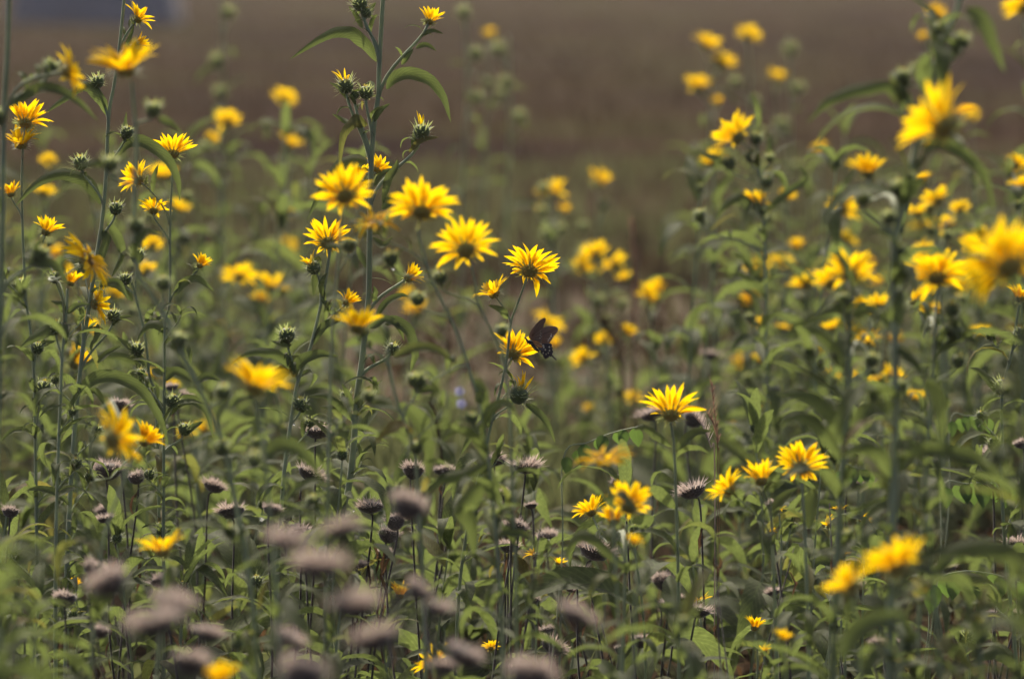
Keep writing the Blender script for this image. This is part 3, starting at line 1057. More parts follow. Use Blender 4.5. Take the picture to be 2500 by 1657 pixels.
sunflower('blurred leaning stem with a wide edge-on flower on top and a row of round buds', 5.35, [(322, 200), (333, 352), (328, 493), (334, 658), (370, 717), (419, 805), (447, 870), (500, 975), (535, 1055), (560, 1150)], [
    F(306, 168, 172, (-0.12, 0.98, -0.28), 'half', 'top'), B(374, 266, 62, (0.1, 1, 0), (331, 320)), LF([(385, 288), (410, 300), (440, 322)], 17), B(268, 398, 62, (0.1, 1, 0), (330, 470)),
    LF([(262, 402), (230, 398), (185, 408)], 16), B(398, 690, 58, (0, 1, 0), (400, 770)), B(437, 828, 60, (0.1, 1, 0), (440, 880)), LF([(445, 830), (470, 825), (492, 820)], 14),
    B(545, 955, 62, (0.1, 1, 0), (505, 1000)), B(541, 1092, 60, (0.1, 1, 0), (540, 1110)), LF([(342, 640), (330, 600), (360, 560), (405, 575)], 20), B(332, 548, 58, (0, 1, 0), (335, 640)),
    LF([(440, 850), (420, 842), (400, 845)], 14)], r=2.6, auto=1110, L=0.10, spacing=0.04)
sunflower('near blurred flower turned right at lower left, a sharper flower beside it', 5.3, [(305, 1090), (317, 1132), (278, 1238), (254, 1316), (240, 1420)], [
    F(276, 1072, 158, (0.68, 0.1, 0.6), 'open', 'top'), F(352, 1078, 96, (0.55, 0.75, 0.3), 'cup', (295, 1180), 0.75)], r=1.8, auto=1330, L=0.11, spacing=0.035)
sunflower('low blurred flower tilted left above the grey seed heads, lower left', 5.5, [(402, 1375), (398, 1430), (390, 1520)], [F(398, 1345, 126, (-0.2, 0.95, 0.12), 'half', 'top')], r=2.0, auto=1450, L=0.11, spacing=0.035)
sunflower('near blurred flower with ragged spread petals left of the centre stems', 5.05, [(622, 975), (640, 1060), (655, 1200)], [
    F(620, 945, 172, (0.25, 0.92, 0.2), 'half', 'top'), B(620, 1120, 64, (0, 1, 0), (640, 1200)), LF([(645, 1110), (690, 1090), (740, 1110), (790, 1180)], 34)], r=2.2, auto=1180, L=0.11, spacing=0.045)
# --- centre
sunflower('tallest sharp central stem with hairy buds and long arching leaves', 6.5, [(938, -40), (935, 0), (926, 158), (924, 229), (914, 299), (907, 387), (905, 493), (903, 552), (901, 693), (898, 749), (885, 869), (871, 975), (864, 1080), (851, 1192), (836, 1250)], [
    B(878, 8, 58, (-0.2, 1, 0), (922, 150)), B(893, 30, 40, (0.2, 1, 0), (922, 140)), LF([(885, 70), (870, 35), (850, 14)], 12), LF([(900, 45), (908, 20), (918, 5)], 11),
    LF([(920, 150), (895, 110), (862, 82), (825, 78), (775, 100), (706, 148)], 27, 15), F(1048, 52, 76, (0.3, 0.88, 0.3), 'cup', (931, 250)),
    LF([(945, 218), (962, 192), (1002, 180), (1052, 200), (1082, 240), (1101, 300)], 27, 15), LF([(1015, 118), (1040, 110), (1066, 124)], 12), LF([(1028, 88), (1055, 78), (1083, 84)], 10),
    LF([(980, 158), (998, 138), (1010, 120)], 12), B(844, 208, 60, (-0.1, 1, 0), (895, 420), open_=True), B(893, 224, 54, (0, 1, 0), (907, 350)), B(866, 232, 34, (0, 1, 0), (893, 400)),
    LF([(855, 250), (830, 215), (803, 200)], 10), LF([(897, 305), (880, 298), (868, 295), (838, 330), (828, 418)], 26, 20), LF([(856, 303), (836, 290), (810, 277)], 11),
    LF([(908, 300), (930, 272), (953, 254)], 14), LF([(914, 215), (905, 200), (890, 205)], 9), B(1030, 320, 62, (0.15, 1, 0), (910, 500), open_=3), LF([(1008, 365), (1013, 330), (1017, 298)], 11),
    LF([(998, 372), (1030, 345), (1072, 336)], 13), LF([(935, 495), (950, 440), (968, 410), (970, 390)], 18), LF([(914, 455), (935, 425), (954, 410)], 14),
    F(876, 432, 84, (-0.3, 0.85, 0.4), 'half', (903, 540), 0.03), F(922, 415, 74, (0.6, 0.7, 0.4), 'half', (905, 500), 0.04),
    LF([(895, 398), (870, 390), (830, 400), (790, 450), (748, 538)], 30, 30), LF([(932, 510), (960, 487), (1000, 480), (1030, 490)], 22),
    LF([(910, 580), (935, 600), (960, 578)], 15), LF([(893, 590), (900, 570), (930, 570)], 15), LF([(898, 655), (880, 618), (870, 600)], 14), F(996, 678, 78, (0.7, 0.55, 0.25), 'cup', (897, 780)),
    LF([(918, 775), (942, 740), (975, 722), (998, 724)], 15), LF([(914, 740), (916, 715), (913, 697)], 12), LF([(900, 800), (921, 790), (942, 781), (970, 795), (988, 834)], 20),
    LF([(940, 790), (963, 784), (998, 812), (1012, 869), (1002, 912)], 24), LF([(858, 1026), (829, 988), (794, 964), (752, 967)], 17), LF([(836, 1026), (815, 996), (780, 993)], 14),
    B(845, 965, 46, (-0.1, 1, 0), (862, 1050)), LF([(838, 1030), (826, 1060), (806, 1104)], 34, 30), B(960, 850, 50, (0.4, 0.8, -0.2), (880, 930)), LF([(868, 1000), (885, 965), (905, 940)], 15),
    LF([(862, 1000), (850, 960), (835, 935)], 13)], r=3.7, auto=1110, L=0.10, spacing=0.03)
sunflower('leaning sharp stem with an open backlit flower on top, left of centre', 6.35, [(806, 605), (800, 650), (787, 728), (759, 844), (727, 932), (709, 1038), (700, 1100), (690, 1200)], [
    F(800, 592, 116, (-0.05, 0.5, 0.86), 'open', 'top'), B(765, 652, 54, (-0.5, 0.9, 0), (790, 740), open_=True), LF([(778, 625), (768, 660), (764, 725)], 20, 20),
    F(846, 738, 68, (0.55, 0.7, 0.2), 'cup', (764, 838)), LF([(766, 840), (790, 800), (820, 785), (835, 778)], 18), B(700, 816, 62, (-0.05, 1, 0), (722, 935)), LF([(712, 842), (690, 838), (662, 832)], 12),
    LF([(718, 908), (690, 872), (650, 858), (606, 862), (558, 895)], 21, 25), LF([(716, 920), (728, 890), (775, 865), (828, 870)], 24, 20), LF([(735, 870), (700, 890), (670, 930), (664, 960)], 28, 30),
    LF([(795, 735), (785, 690), (800, 665)], 12), LF([(820, 770), (805, 745), (782, 730)], 16), B(733, 985, 52, (0, 1, 0), (715, 1050)), LF([(735, 1005), (750, 995), (762, 1000)], 12)],
    r=2.5, auto=1020, L=0.10, spacing=0.03)
sunflower('large blurred flower seen from behind, high on a near stem left of centre', 5.6, [(838, 505), (832, 545), (826, 640), (812, 800), (805, 1000), (800, 1200)], [F(842, 478, 138, (-0.2, 0.42, 0.88), 'open', 'top'), B(852, 598, 54, (0, 1, 0), (826, 680)), LF([(840, 605), (815, 598), (790, 600)], 14)],
          r=1.8, auto=1050, L=0.09, spacing=0.06)
sunflower('pair of wide blurred flowers beside the tall central stem, on a long thin near stem', 5.55, [(1022, 560), (1026, 587), (1054, 682), (1107, 791), (1135, 869), (1150, 918), (1178, 1024), (1195, 1150)], [
    F(1030, 516, 158, (0.05, 0.75, 0.62), 'open', 'top'), F(915, 545, 112, (-0.15, 0.9, -0.33), 'flat', (1050, 670)), B(954, 630, 56, (0, 1, 0), (1070, 720), open_=2), B(1020, 728, 56, (0.1, 1, 0), (1100, 790)),
    LF([(1165, 985), (1175, 960), (1165, 935)], 22), LF([(1150, 925), (1170, 950), (1183, 1000), (1180, 1050)], 26), LF([(1182, 1040), (1200, 1002), (1235, 985), (1262, 1005)], 24), LF([(1192, 1130), (1132, 1157), (1083, 1165), (1037, 1205)], 28),
    LF([(1193, 1150), (1175, 1140), (1205, 1180), (1224, 1255)], 26), LF([(1195, 1160), (1135, 1235), (1152, 1280), (1160, 1370)], 40), LF([(1192, 1120), (1160, 1060), (1111, 1045), (1066, 1090)], 24), B(1010, 925, 54, (0.1, 1, 0), (1140, 900)), LF([(1010, 955), (1040, 950), (1078, 958)], 22)],
    r=2.0, auto=1060, L=0.11, spacing=0.04)
sunflower('bright blurred flower seen from behind, just right of the central stem', 5.65, [(1148, 635), (1160, 690), (1172, 750), (1223, 862), (1240, 960), (1250, 1150)], [F(1137, 610, 150, (-0.1, 0.5, 0.86), 'open', 'top'), B(1075, 676, 56, (0, 1, 0), (1165, 760)), B(1225, 806, 48, (0, 1, 0), (1235, 920))],
          r=1.7, auto=1080, L=0.09, spacing=0.05)
sunflower('sharp slender stem holding the topmost fan-shaped flower above the butterfly', 6.5, [(1287, 678), (1262, 745), (1247, 790), (1237, 876), (1220, 957), (1199, 1034), (1185, 1101), (1175, 1140), (1150, 1245)], [
    F(1293, 660, 134, (0.22, 0.58, 0.78), 'open', 'top'), F(1206, 716, 98, (-0.5, 0.84, -0.2), 'half', (1246, 795)), LF([(1240, 778), (1225, 755), (1190, 744)], 16),
    F(1254, 864, 112, (0.35, 0.5, 0.8), 'half', (1222, 950), 0.02), B(1268, 962, 72, (0.55, 0.8, 0.1), (1200, 1030), open_=9), LF([(1283, 985), (1310, 1005), (1335, 1035), (1356, 1082)], 16),
    LF([(1200, 1040), (1185, 1030), (1150, 1060), (1125, 1110)], 22), LF([(1188, 1090), (1170, 1070), (1160, 1080)], 13)],
    r=1.9, auto=1130, L=0.09, spacing=0.035)
sunflower('near blurred flower tilted up below the central cluster, on a stout near stem', 5.55, [(945, 851), (952, 904), (970, 985), (995, 1045), (1012, 1100), (1020, 1200)], [
    F(872, 800, 122, (0.1, 0.9, 0.25), 'half', (950, 900)), LF([(960, 870), (1012, 850), (1068, 855), (1120, 892)], 22), LF([(976, 985), (1009, 1010), (1033, 1045), (1047, 1110), (1044, 1180)], 32, 15),
    B(1020, 930, 58, (0, 1, 0), (985, 1020)), LF([(960, 995), (925, 975), (895, 985)], 24), B(900, 965, 50, (0, 1, 0), (960, 1010)), B(1015, 1090, 56, (0, 1, 0), (1010, 1130))],
    r=2.3, auto=1060, L=0.11, spacing=0.04)
sunflower('wide flower open to the sky above the feathery leaf, right of centre', 6.1, [(1638, 1030), (1645, 1080), (1650, 1200)], [F(1638, 1010, 142, (0.0, 0.80, 0.58), 'half', 'top'), LF([(1640, 1090), (1600, 1060), (1570, 1040), (1545, 1050)], 18), LF([(1650, 1100), (1690, 1060), (1740, 1050)], 18)],
          r=2.0, auto=1120, L=0.10, spacing=0.03)
sunflower('near blurred petal bowl above the twin flowers, right of centre', 5.4, [(1480, 1150), (1490, 1200), (1500, 1330)], [F(1475, 1122, 132, (-0.15, 0.96, -0.2), 'flat', 'top')], r=1.8, auto=1240, L=0.12, spacing=0.035)
sunflower('cluster of three yellow flowers low in the middle right undergrowth', 5.85, [(1530, 1280), (1528, 1350), (1525, 1440)], [
    F(1535, 1236, 118, (0.05, 0.5, 0.85), 'half', 'top', -0.25), F(1444, 1250, 88, (-0.3, 0.8, 0.4), 'half', (1526, 1400), 0.35), F(1500, 1272, 84, (-0.1, 0.85, 0.4), 'cup', (1527, 1390)), B(1548, 1290, 36, (0.4, 1, 0), (1527, 1370), 0.3),
    LF([(1527, 1390), (1440, 1310), (1400, 1320), (1378, 1370)], 24, 30, -0.3)], r=1.9, auto=1400, L=0.11, spacing=0.03)
sunflower('single small flower half closed behind grey seed heads, bottom centre', 6.4, [(975, 1490), (962, 1530), (950, 1600)], [F(976, 1452, 74, (0.05, 1, 0.05), 'cup', 'top')], r=1.7, auto=1520, L=0.10, spacing=0.03)
sunflower('half hidden flower facing left at the bottom edge, centre', 6.1, [(1070, 1640), (1080, 1700)], [F(1062, 1618, 104, (-0.55, 0.7, 0.4), 'open', 'top')], r=1.7, auto=1660, L=0.10, spacing=0.03)
sunflower('yellow petals poking in at the bottom left edge, very blurred', 4.6, [(535, 1690), (540, 1800)], [F(532, 1662, 120, (0, 1, 0.1), 'cup', 'top')], r=1.8, auto=1720, L=0.10, spacing=0.05)
# --- right
sunflower('soft stem with one flower turned left and dark buds, upper right of centre', 7.9, [(1848, 330), (1852, 400), (1862, 500), (1868, 640), (1872, 900)], [
    F(1800, 335, 118, (-0.6, 0.55, 0.55), 'half', (1852, 400)), B(1846, 338, 50, (0.1, 1, 0), 'top'), B(1833, 382, 50, (0, 1, 0), (1855, 440)), B(1780, 396, 52, (-0.2, 1, 0), (1856, 470)), LF([(1852, 310), (1850, 260), (1832, 225)], 14),
    LF([(1770, 400), (1745, 385), (1700, 370)], 18), F(1845, 498, 72, (0.1, 0.7, 0.6), 'cup', (1862, 560)), B(1872, 443, 46, (0, 1, 0)), LF([(1860, 520), (1810, 480), (1770, 500), (1745, 540)], 20), LF([(1864, 520), (1925, 470), (1965, 440), (1950, 400)], 17),
    B(1708, 525, 48, (-0.1, 1, 0), (1864, 640))], r=2.6, auto=620, L=0.13, spacing=0.05)
sunflower('stout blurred stem at right with the largest flower turned left and a long arching leaf', 5.15, [(2345, -30), (2336, 28), (2300, 110), (2280, 169), (2269, 218), (2245, 320), (2227, 398), (2210, 493), (2185, 580), (2181, 693), (2185, 869), (2185, 1080), (2180, 1250)], [
    F(2302, 308, 222, (-0.62, 0.52, 0.58), 'open', (2226, 400), -0.25), B(2205, 186, 62, (0, 1, 0), (2235, 330)), LF([(2232, 258), (2181, 215), (2121, 214), (2051, 232), (2009, 258), (1967, 305)], 28, 25),
    LF([(2250, 365), (2290, 352), (2329, 363), (2378, 398), (2414, 451), (2428, 530)], 30, 20), F(2118, 424, 104, (0.0, 0.95, 0.2), 'cup', (2200, 560), 0.2), B(2108, 485, 56, (0, 1, 0), (2188, 590)), B(2192, 456, 58, (0, 1, 0), (2200, 540)),
    B(2345, 100, 66, (0.2, 1, 0), (2270, 220)), LF([(2360, 20), (2392, 50), (2418, 110), (2452, 180)], 34, 20, -0.15), B(2170, 530, 54, (-0.1, 1, 0), (2185, 640)), LF([(2190, 700), (2200, 660), (2195, 640)], 26), LF([(2180, 790), (2190, 760), (2200, 700)], 30, 20),
    LF([(2185, 845), (2227, 886), (2259, 921)], 22), LF([(2262, 925), (2285, 960), (2298, 1010), (2302, 1090)], 34, 10), LF([(2184, 1130), (2250, 1098), (2320, 1104), (2386, 1125), (2432, 1167), (2458, 1230)], 32, 20), LF([(2182, 1180), (2150, 1110), (2100, 1090), (2040, 1120)], 32, 20), B(2215, 665, 52, (0, 1, 0), (2184, 740))], r=4.0, auto=1000, L=0.13, spacing=0.04)
sunflower('huge blurred flower cut by the right edge', 4.75, [(2478, 680), (2485, 760), (2500, 900), (2510, 1100)], [F(2462, 650, 226, (-0.35, 0.55, 0.74), 'open', 'top'), LF([(2512, 1430), (2475, 1358), (2404, 1330), (2333, 1338), (2275, 1375)], 46)], r=2.2, auto=980, L=0.12, spacing=0.06)
sunflower('blurred flower and bud cut off at the top right corner', 5.0, [(2500, 50), (2520, 300), (2525, 700), (2525, 1100)], [F(2500, 18, 110, (-0.4, 0.7, 0.5), 'open', 'top')], r=2.0, auto=300, L=0.10, spacing=0.12)
sunflower('near flower with broad dark centre left of the huge right-edge flower', 5.5, [(2290, 705), (2284, 800), (2275, 950), (2262, 1120)], [
    F(2288, 676, 150, (0.0, 0.7, 0.7), 'open', 'top'), F(2230, 735, 76, (-0.4, 0.85, 0.1), 'few', (2284, 830), 0.3), F(2268, 765, 62, (0.2, 0.8, 0.4), 'few', (2282, 860), 0.3), B(2325, 752, 60, (0, 1, 0), (2282, 850)), B(2320, 805, 56, (0.1, 1, 0), (2280, 880)),
    B(2340, 880, 52, (0.3, 1, 0), (2274, 960))], r=2.2, auto=940, L=0.12, spacing=0.04)
sunflower('thick dark near stem with a flower crossed by its own curved leaf, right', 5.35, [(2078, 690), (2072, 760), (2072, 834), (2072, 939), (2062, 1080), (2050, 1250)], [
    F(2075, 672, 128, (0.1, 0.6, 0.78), 'half', 'top'), F(2028, 690, 100, (-0.4, 0.7, 0.55), 'half', (2072, 790), 0.05), LF([(2040, 612), (2065, 655), (2086, 705)], 16, 20, -0.2), LF([(2068, 860), (2026, 838), (1988, 806), (1945, 800)], 25),
    LF([(2070, 770), (2050, 748), (2016, 757), (1968, 784)], 24), LF([(2080, 770), (2120, 758), (2155, 778), (2180, 820)], 24), B(2060, 730, 66, (-0.1, 1, 0), (2072, 800)), LF([(2065, 900), (2040, 860), (2030, 870)], 26), LF([(2064, 1090), (2020, 1000), (1960, 962), (1885, 960)], 34), LF([(2060, 1130), (2005, 1045), (1945, 1012), (1895, 1040)], 30), LF([(2064, 1080), (2110, 1010), (2150, 1000), (2190, 1050)], 30), B(2128, 878, 56, (0.2, 1, 0), (2070, 960)),
    F(2122, 832, 76, (-0.2, 0.9, -0.2), 'open', (2070, 930), 0.3)], r=3.4, auto=960, L=0.13, spacing=0.03)
sunflower('sharp thin stem down the right edge, flower at its top, clinging buds', 6.25, [(2490, 745), (2484, 770), (2470, 862), (2452, 925), (2445, 992), (2447, 1080), (2442, 1110), (2450, 1280), (2460, 1404), (2478, 1580)], [
    F(2490, 728, 84, (0.05, 0.97, 0.1), 'cup', 'top'), B(2448, 940, 62, (0.05, 1, 0), (2444, 1000)), LF([(2440, 965), (2420, 930), (2395, 905), (2368, 898)], 18), B(2492, 815, 60, (0.3, 1, 0), (2470, 860), open_=2), B(2428, 1082, 58, (-0.1, 1, 0), (2443, 1130)),
    B(2494, 1190, 56, (0.1, 1, 0), (2452, 1320)), LF([(2465, 1310), (2485, 1280), (2510, 1275)], 18), LF([(2480, 1628), (2439, 1590), (2404, 1594), (2369, 1620)], 30), LF([(2446, 1470), (2404, 1421), (2351, 1404), (2285, 1416)], 30)],
    r=2.1, auto=1500, L=0.10, spacing=0.03)
sunflower('bud between two small leaves on the bare soil, bottom right corner', 6.6, [(2360, 1560), (2362, 1600), (2366, 1660)], [B(2358, 1550, 60, (0, 1, 0), 'top'), LF([(2352, 1570), (2335, 1545), (2312, 1532)], 15), LF([(2372, 1570), (2395, 1548), (2418, 1550)], 16)], r=1.6)
sunflower('two flowers side by side low on the right, petals folded up', 5.95, [(1880, 1220), (1885, 1300), (1890, 1420)], [F(1858, 1172, 108, (-0.1, 0.85, 0.45), 'cup', (1885, 1290)), F(1780, 1196, 104, (-0.6, 0.6, 0.3), 'half', (1886, 1330)), LF([(1885, 1260), (1910, 1220), (1950, 1190)], 22)], r=2.0, auto=1330, L=0.12, spacing=0.03)
sunflower('flower with dark round centre seen from behind, lower right', 5.9, [(1958, 1180), (1962, 1250), (1968, 1380)], [F(1955, 1140, 124, (0.15, 0.35, 0.92), 'open', 'top'), LF([(1975, 1290), (1985, 1220), (1995, 1190)], 30)], r=2.2, auto=1290, L=0.12, spacing=0.03)
sunflower('near blurred flower with upright petals at the lower right', 4.75, [(2205, 1420), (2200, 1480), (2195, 1640)], [F(2192, 1385, 170, (-0.3, 0.8, 0.42), 'half', 'top')], r=2.2, auto=1480, L=0.12, spacing=0.05)
sunflower('near blurred drooping flower left of the upright one, lower right', 4.85, [(2085, 1450), (2090, 1520), (2100, 1660)], [F(2080, 1430, 135, (-0.5, 0.6, 0.5), 'half', 'top'), LF([(2051, 1610), (2094, 1545), (2157, 1510), (2228, 1502)], 44, 25, -0.35)], r=2.0, auto=1500, L=0.12, spacing=0.05)
for (x, y, s, f, st, d, lab) in [
        (1304, 1352, 52, (-0.5, 0.8, -0.1), 'few', 6.6, 'single bright petal cluster low down, left of the fluffy pale seed head'),
        (1362, 1374, 48, (0.3, 0.9, 0.1), 'few', 6.7, 'small yellow flower just behind the fluffy pale seed head'),
        (1706, 1470, 72, (-0.2, 0.85, 0.3), 'few', 6.6, 'small low flower resting over a flat seed head, lower right'),
        (1842, 1532, 66, (0.15, 0.95, 0.2), 'cup', 6.6, 'small upright flower near the bottom, right of centre'),
        (1862, 1590, 50, (-0.2, 0.8, 0.4), 'few', 6.2, 'low yellow flower below the small upright one, bottom right'),
        (1910, 1560, 56, (0.2, 0.8, 0.3), 'cup', 5.4, 'blurred low flower tip, bottom right of centre'),
        (2060, 1352, 50, (0, 0.95, -0.2), 'open', 6.0, 'small flat flower behind the drooping near flower'),
        (2022, 1282, 52, (-0.7, 0.5, 0.2), 'few', 6.4, 'thin-petalled flower beside the dark stem, lower right'),
        (2050, 1246, 46, (0, 1, 0.2), 'few', 6.6, 'two narrow petals standing up among leaves, lower right'),
        (2102, 1268, 48, (0.3, 0.9, 0.2), 'few', 6.7, 'small ragged flower right of the narrow standing petals'),
        (1545, 1326, 50, (0.2, 0.8, 0.3), 'cup', 5.2, 'small orange blurred flower below the cluster of three'),
        (1198, 1582, 46, (0, 0.7, 0.7), 'open', 6.6, 'tiny flower seen from behind near the bottom, centre'),
        (182, 1428, 40, (0.1, 0.8, 0.5), 'cup', 6.7, 'tiny striped flower peeping between leaves, bottom left'),
        (1900, 1245, 42, (0.1, 0.9, 0.2), 'few', 6.7, 'tiny flower below the two folded flowers'),
        (1878, 1300, 40, (-0.2, 0.9, 0.2), 'few', 6.9, 'small broken flower low between the stems, right of centre')]:
    sunflower(lab, d, [(x + 3, y + s * 0.25), (x + 8, y + 80), (x + 6, y + 150)], [F(x, y, s, f, st, 'top')], r=1.4, auto=y + 60, L=0.09, spacing=0.03)

# --- flowers out of focus behind, each on its own stem
FAR = [
    (10.5, [(692, 242, 66), (706, 352, 66)], 'far blurred stem with two flowers one above the other, left of the tall stem'),
    (10.0, [(556, 300, 70), (516, 340, 38)], 'far blurred flower with a small one at its lower left'),
    (11.5, [(690, 520, 44), (702, 600, 44)], 'faint pair of far flowers left of the leaning stem'),
    (9.0, [(585, 676, 84), (660, 702, 92), (640, 742, 70)], 'blurred trio of flowers left of the leaning sharp stem'),
    (12.0, [(545, 806, 34)], 'small lone far yellow dot above the ragged near flower'),
    (9.4, [(116, 392, 44)], 'small blurred round flower at the left behind two arching leaves'),
    (9.0, [(104, 470, 66)], 'blurred flower behind the long leaf on the left'),
    (9.2, [(395, 432, 80), (436, 512, 60)], 'two blurred flowers behind the sharp left cluster'),
    (8.8, [(276, 722, 58), (372, 600, 56), (360, 660, 50)], 'blurred yellow patches behind the edge-on flowers at left'),
    (8.5, [(375, 915, 44), (420, 940, 36)], 'small blurred flower between stems above the near left flower'),
    (8.2, [(500, 1055, 60), (455, 1060, 50)], 'hazy flowers low behind the leafy left stems'),
    (10.8, [(1350, 474, 82), (1376, 516, 40), (1318, 518, 34)], 'far blurred flower trio in the middle of the field'),
    (11.2, [(1460, 446, 70)], 'lone far round flower right of the far trio'),
    (9.6, [(1455, 622, 72), (1420, 655, 60), (1500, 645, 72), (1527, 680, 52)], 'arched row of four blurred flowers above the butterfly level'),
    (9.4, [(1600, 725, 92), (1580, 735, 60)], 'large soft flower blob right of the arched row'),
    (9.8, [(1335, 790, 84), (1350, 850, 60)], 'soft yellow flowers directly behind the butterfly'),
    (9.4, [(1530, 815, 56), (1476, 832, 50), (1424, 880, 64)], 'diagonal line of blurred flowers right of the butterfly'),
    (9.6, [(1546, 972, 44), (1438, 1002, 36)], 'two faint orange flowers low behind the feathery leaf'),
    (9.8, [(1020, 765, 78), (995, 720, 40)], 'blurred orange flower behind the central leaves'),
    (12.5, [(1196, 84, 34)], 'tiny far flower near the top centre'),
    (11.0, [(1725, 113, 80), (1765, 160, 70), (1703, 212, 70), (1752, 252, 36)], 'far blurred stack of four flowers, upper right'),
    (11.5, [(1828, 86, 62)], 'lone far flower right of the stack of four, near the top'),
    (12.0, [(1895, 190, 52)], 'small far flower halfway to the arching leaf, upper right'),
    (12.0, [(2003, 365, 44)], 'tiny faint flower under the arching right leaf'),
    (12.5, [(2370, 282, 42)], 'tiny far flower right of the largest flower'),
    (11.0, [(2285, 46, 68), (2256, 95, 38)], 'far flower pair left of the stout stem at the top right'),
    (8.6, [(2290, 492, 82), (2240, 520, 70), (2345, 512, 52), (2310, 552, 56), (2256, 440, 48)], 'bunch of five blurred flowers below the largest flower'),
    (8.2, [(2482, 402, 66), (2495, 455, 68)], 'two blurred flowers cut by the right edge'),
    (9.4, [(1918, 482, 52)], 'blurred flower right of the dark bud stem'),
    (9.6, [(1945, 606, 60), (1907, 642, 62)], 'two blurred flowers left of the flower crossed by a leaf'),
    (8.8, [(2256, 622, 72), (2372, 606, 66), (2335, 705, 70)], 'faded flowers behind the broad dark-centred flower'),
    (8.0, [(2146, 750, 70), (2105, 745, 52)], 'blurred flower beside the stout stem, mid right'),
    (8.4, [(2030, 802, 56)], 'blurred small flower left of the dark near stem'),
    (8.2, [(2150, 928, 70), (2175, 920, 66)], 'double blurred flower low beside the stout stem'),
    (8.6, [(2395, 816, 56)], 'blurred flower above the leaf near the right edge'),
    (8.4, [(2232, 972, 58)], 'upright blurred flower low between two right stems'),
    (9.0, [(2030, 920, 46), (2092, 915, 30)], 'small orange blurred flowers below the curved right leaf'),
    (8.8, [(1856, 788, 40), (1852, 882, 44), (1910, 800, 44)], 'small blurred flowers strung down mid right'),
    (8.2, [(1862, 990, 48), (1800, 1040, 40)], 'blurred flowers right of the wide upward flower'),
    (11.0, [(2145, 690, 44), (2118, 640, 40)], 'faint flower behind the stout stem'),
]
RK = random.Random(5)
for d, fl, lab in FAR:
    x = sum(q[0] for q in fl) / len(fl)
    y0 = min(q[1] for q in fl)
    lx = RK.uniform(-25, 25)
    stem = [(x, y0 + 30), (x + lx * 0.5, y0 + 180), (x + lx, y0 + 360)]
    while P(stem[-1][0], stem[-1][1], d).z < 0.08 and len(stem) > 2:
        stem.pop()
    its = [F(a, b, s, (RK.uniform(-0.5, 0.5), RK.uniform(0.5, 1), RK.uniform(0.1, 0.9)), RK.choice(('open', 'half', 'cup', 'half')), None, RK.uniform(-0.1, 0.1)) for a, b, s in fl]
    for k in range(RK.randint(1, 3)):
        its.append(B(x + RK.uniform(-60, 60), y0 + RK.uniform(30, 160), 36))
    sunflower(lab, d, stem, its, r=2.3, auto=y0 + 110, fine=False, L=0.11, spacing=0.05, group='flowers out of focus behind the sharp stems')

# --- tall budded stems out of focus with no open flowers
for (x, y, d, lab) in [(540, -30, 11.5, 'faint tall far stem with knobbly buds left of centre, reaching the top edge'), (1135, -30, 11.0, 'faint tall far leafy stem right of the central stem'),
                       (1240, 60, 12.0, 'faint far budded stem near the top centre'), (1925, 60, 12.0, 'faint far stem right of the far flower stack'), (1345, 400, 10.5, 'soft bud stem above the far flower trio'), (1440, 560, 10.0, 'soft leafy stem under the lone far round flower')]:
    its = [B(x + RK.uniform(-30, 30), y + 60 + RK.uniform(80, 120) * k, 44) for k in range(3)]
    stem = [(x, y + 30), (x + 5, y + 250), (x - 5, y + 480)]
    sunflower(lab, d, stem, its, r=2.6, auto=y + 150, fine=False, L=0.12, spacing=0.05, group='blurred budded stems behind')

# ------------------------------------------------------------------ leafy stems filling the background and the undergrowth
def shoot(name, x, y, d, r_, L, spacing, label, group, bud=0.0, bloom=0.0):
    top = P(x, y, d)
    h = max(0.10, top.z)
    lean = RK.uniform(-0.12, 0.12) * h
    root = np.array((top.x + lean, top.y + RK.uniform(-0.05, 0.05), -0.01))
    tp = np.array((top.x, top.y, h))
    pts = [tp, tp * 0.55 + root * 0.45 + np.array((RK.uniform(-0.02, 0.02), 0, 0)), root]
    path = smoothpath(pts, 8)
    pl = Plant(name, label, 'leafy plant', root, group)
    pl.tube('stem', path, [r_ * 0.001 * (0.55 + 0.5 * k / 16) for k in range(len(path))], 'stem', 5)
    auto_leaves(pl, smoothpath(pts, 30), 0.0, h, spacing, L)
    for k in range(3):
        M = Matrix.Translation(Vector(tp)) @ Matrix.Rotation(k * 2.1 + RK.uniform(0, 2), 4, 'Z') @ Matrix.Rotation(-0.5, 4, 'Y') @ Matrix.Scale(L * 0.55, 4)
        pl.part('leaf', RK.choice(LEAVES), M)
    if RK.random() < bloom:
        D = RK.uniform(0.055, 0.07)
        f = cdir((RK.uniform(-0.6, 0.6), RK.uniform(0.5, 1), RK.uniform(0.0, 0.7)))
        flower(pl, Vector(tp) + f * D * 0.1, D, f, RK.choice(('open', 'half', 'cup')), False)
    elif RK.random() < bud:
        pl.part('bud', RK.choice(BUDS), Matrix.Translation(Vector(tp) + Vector((0, 0, 0.008))) @ Matrix.Scale(0.027, 4))
    return pl


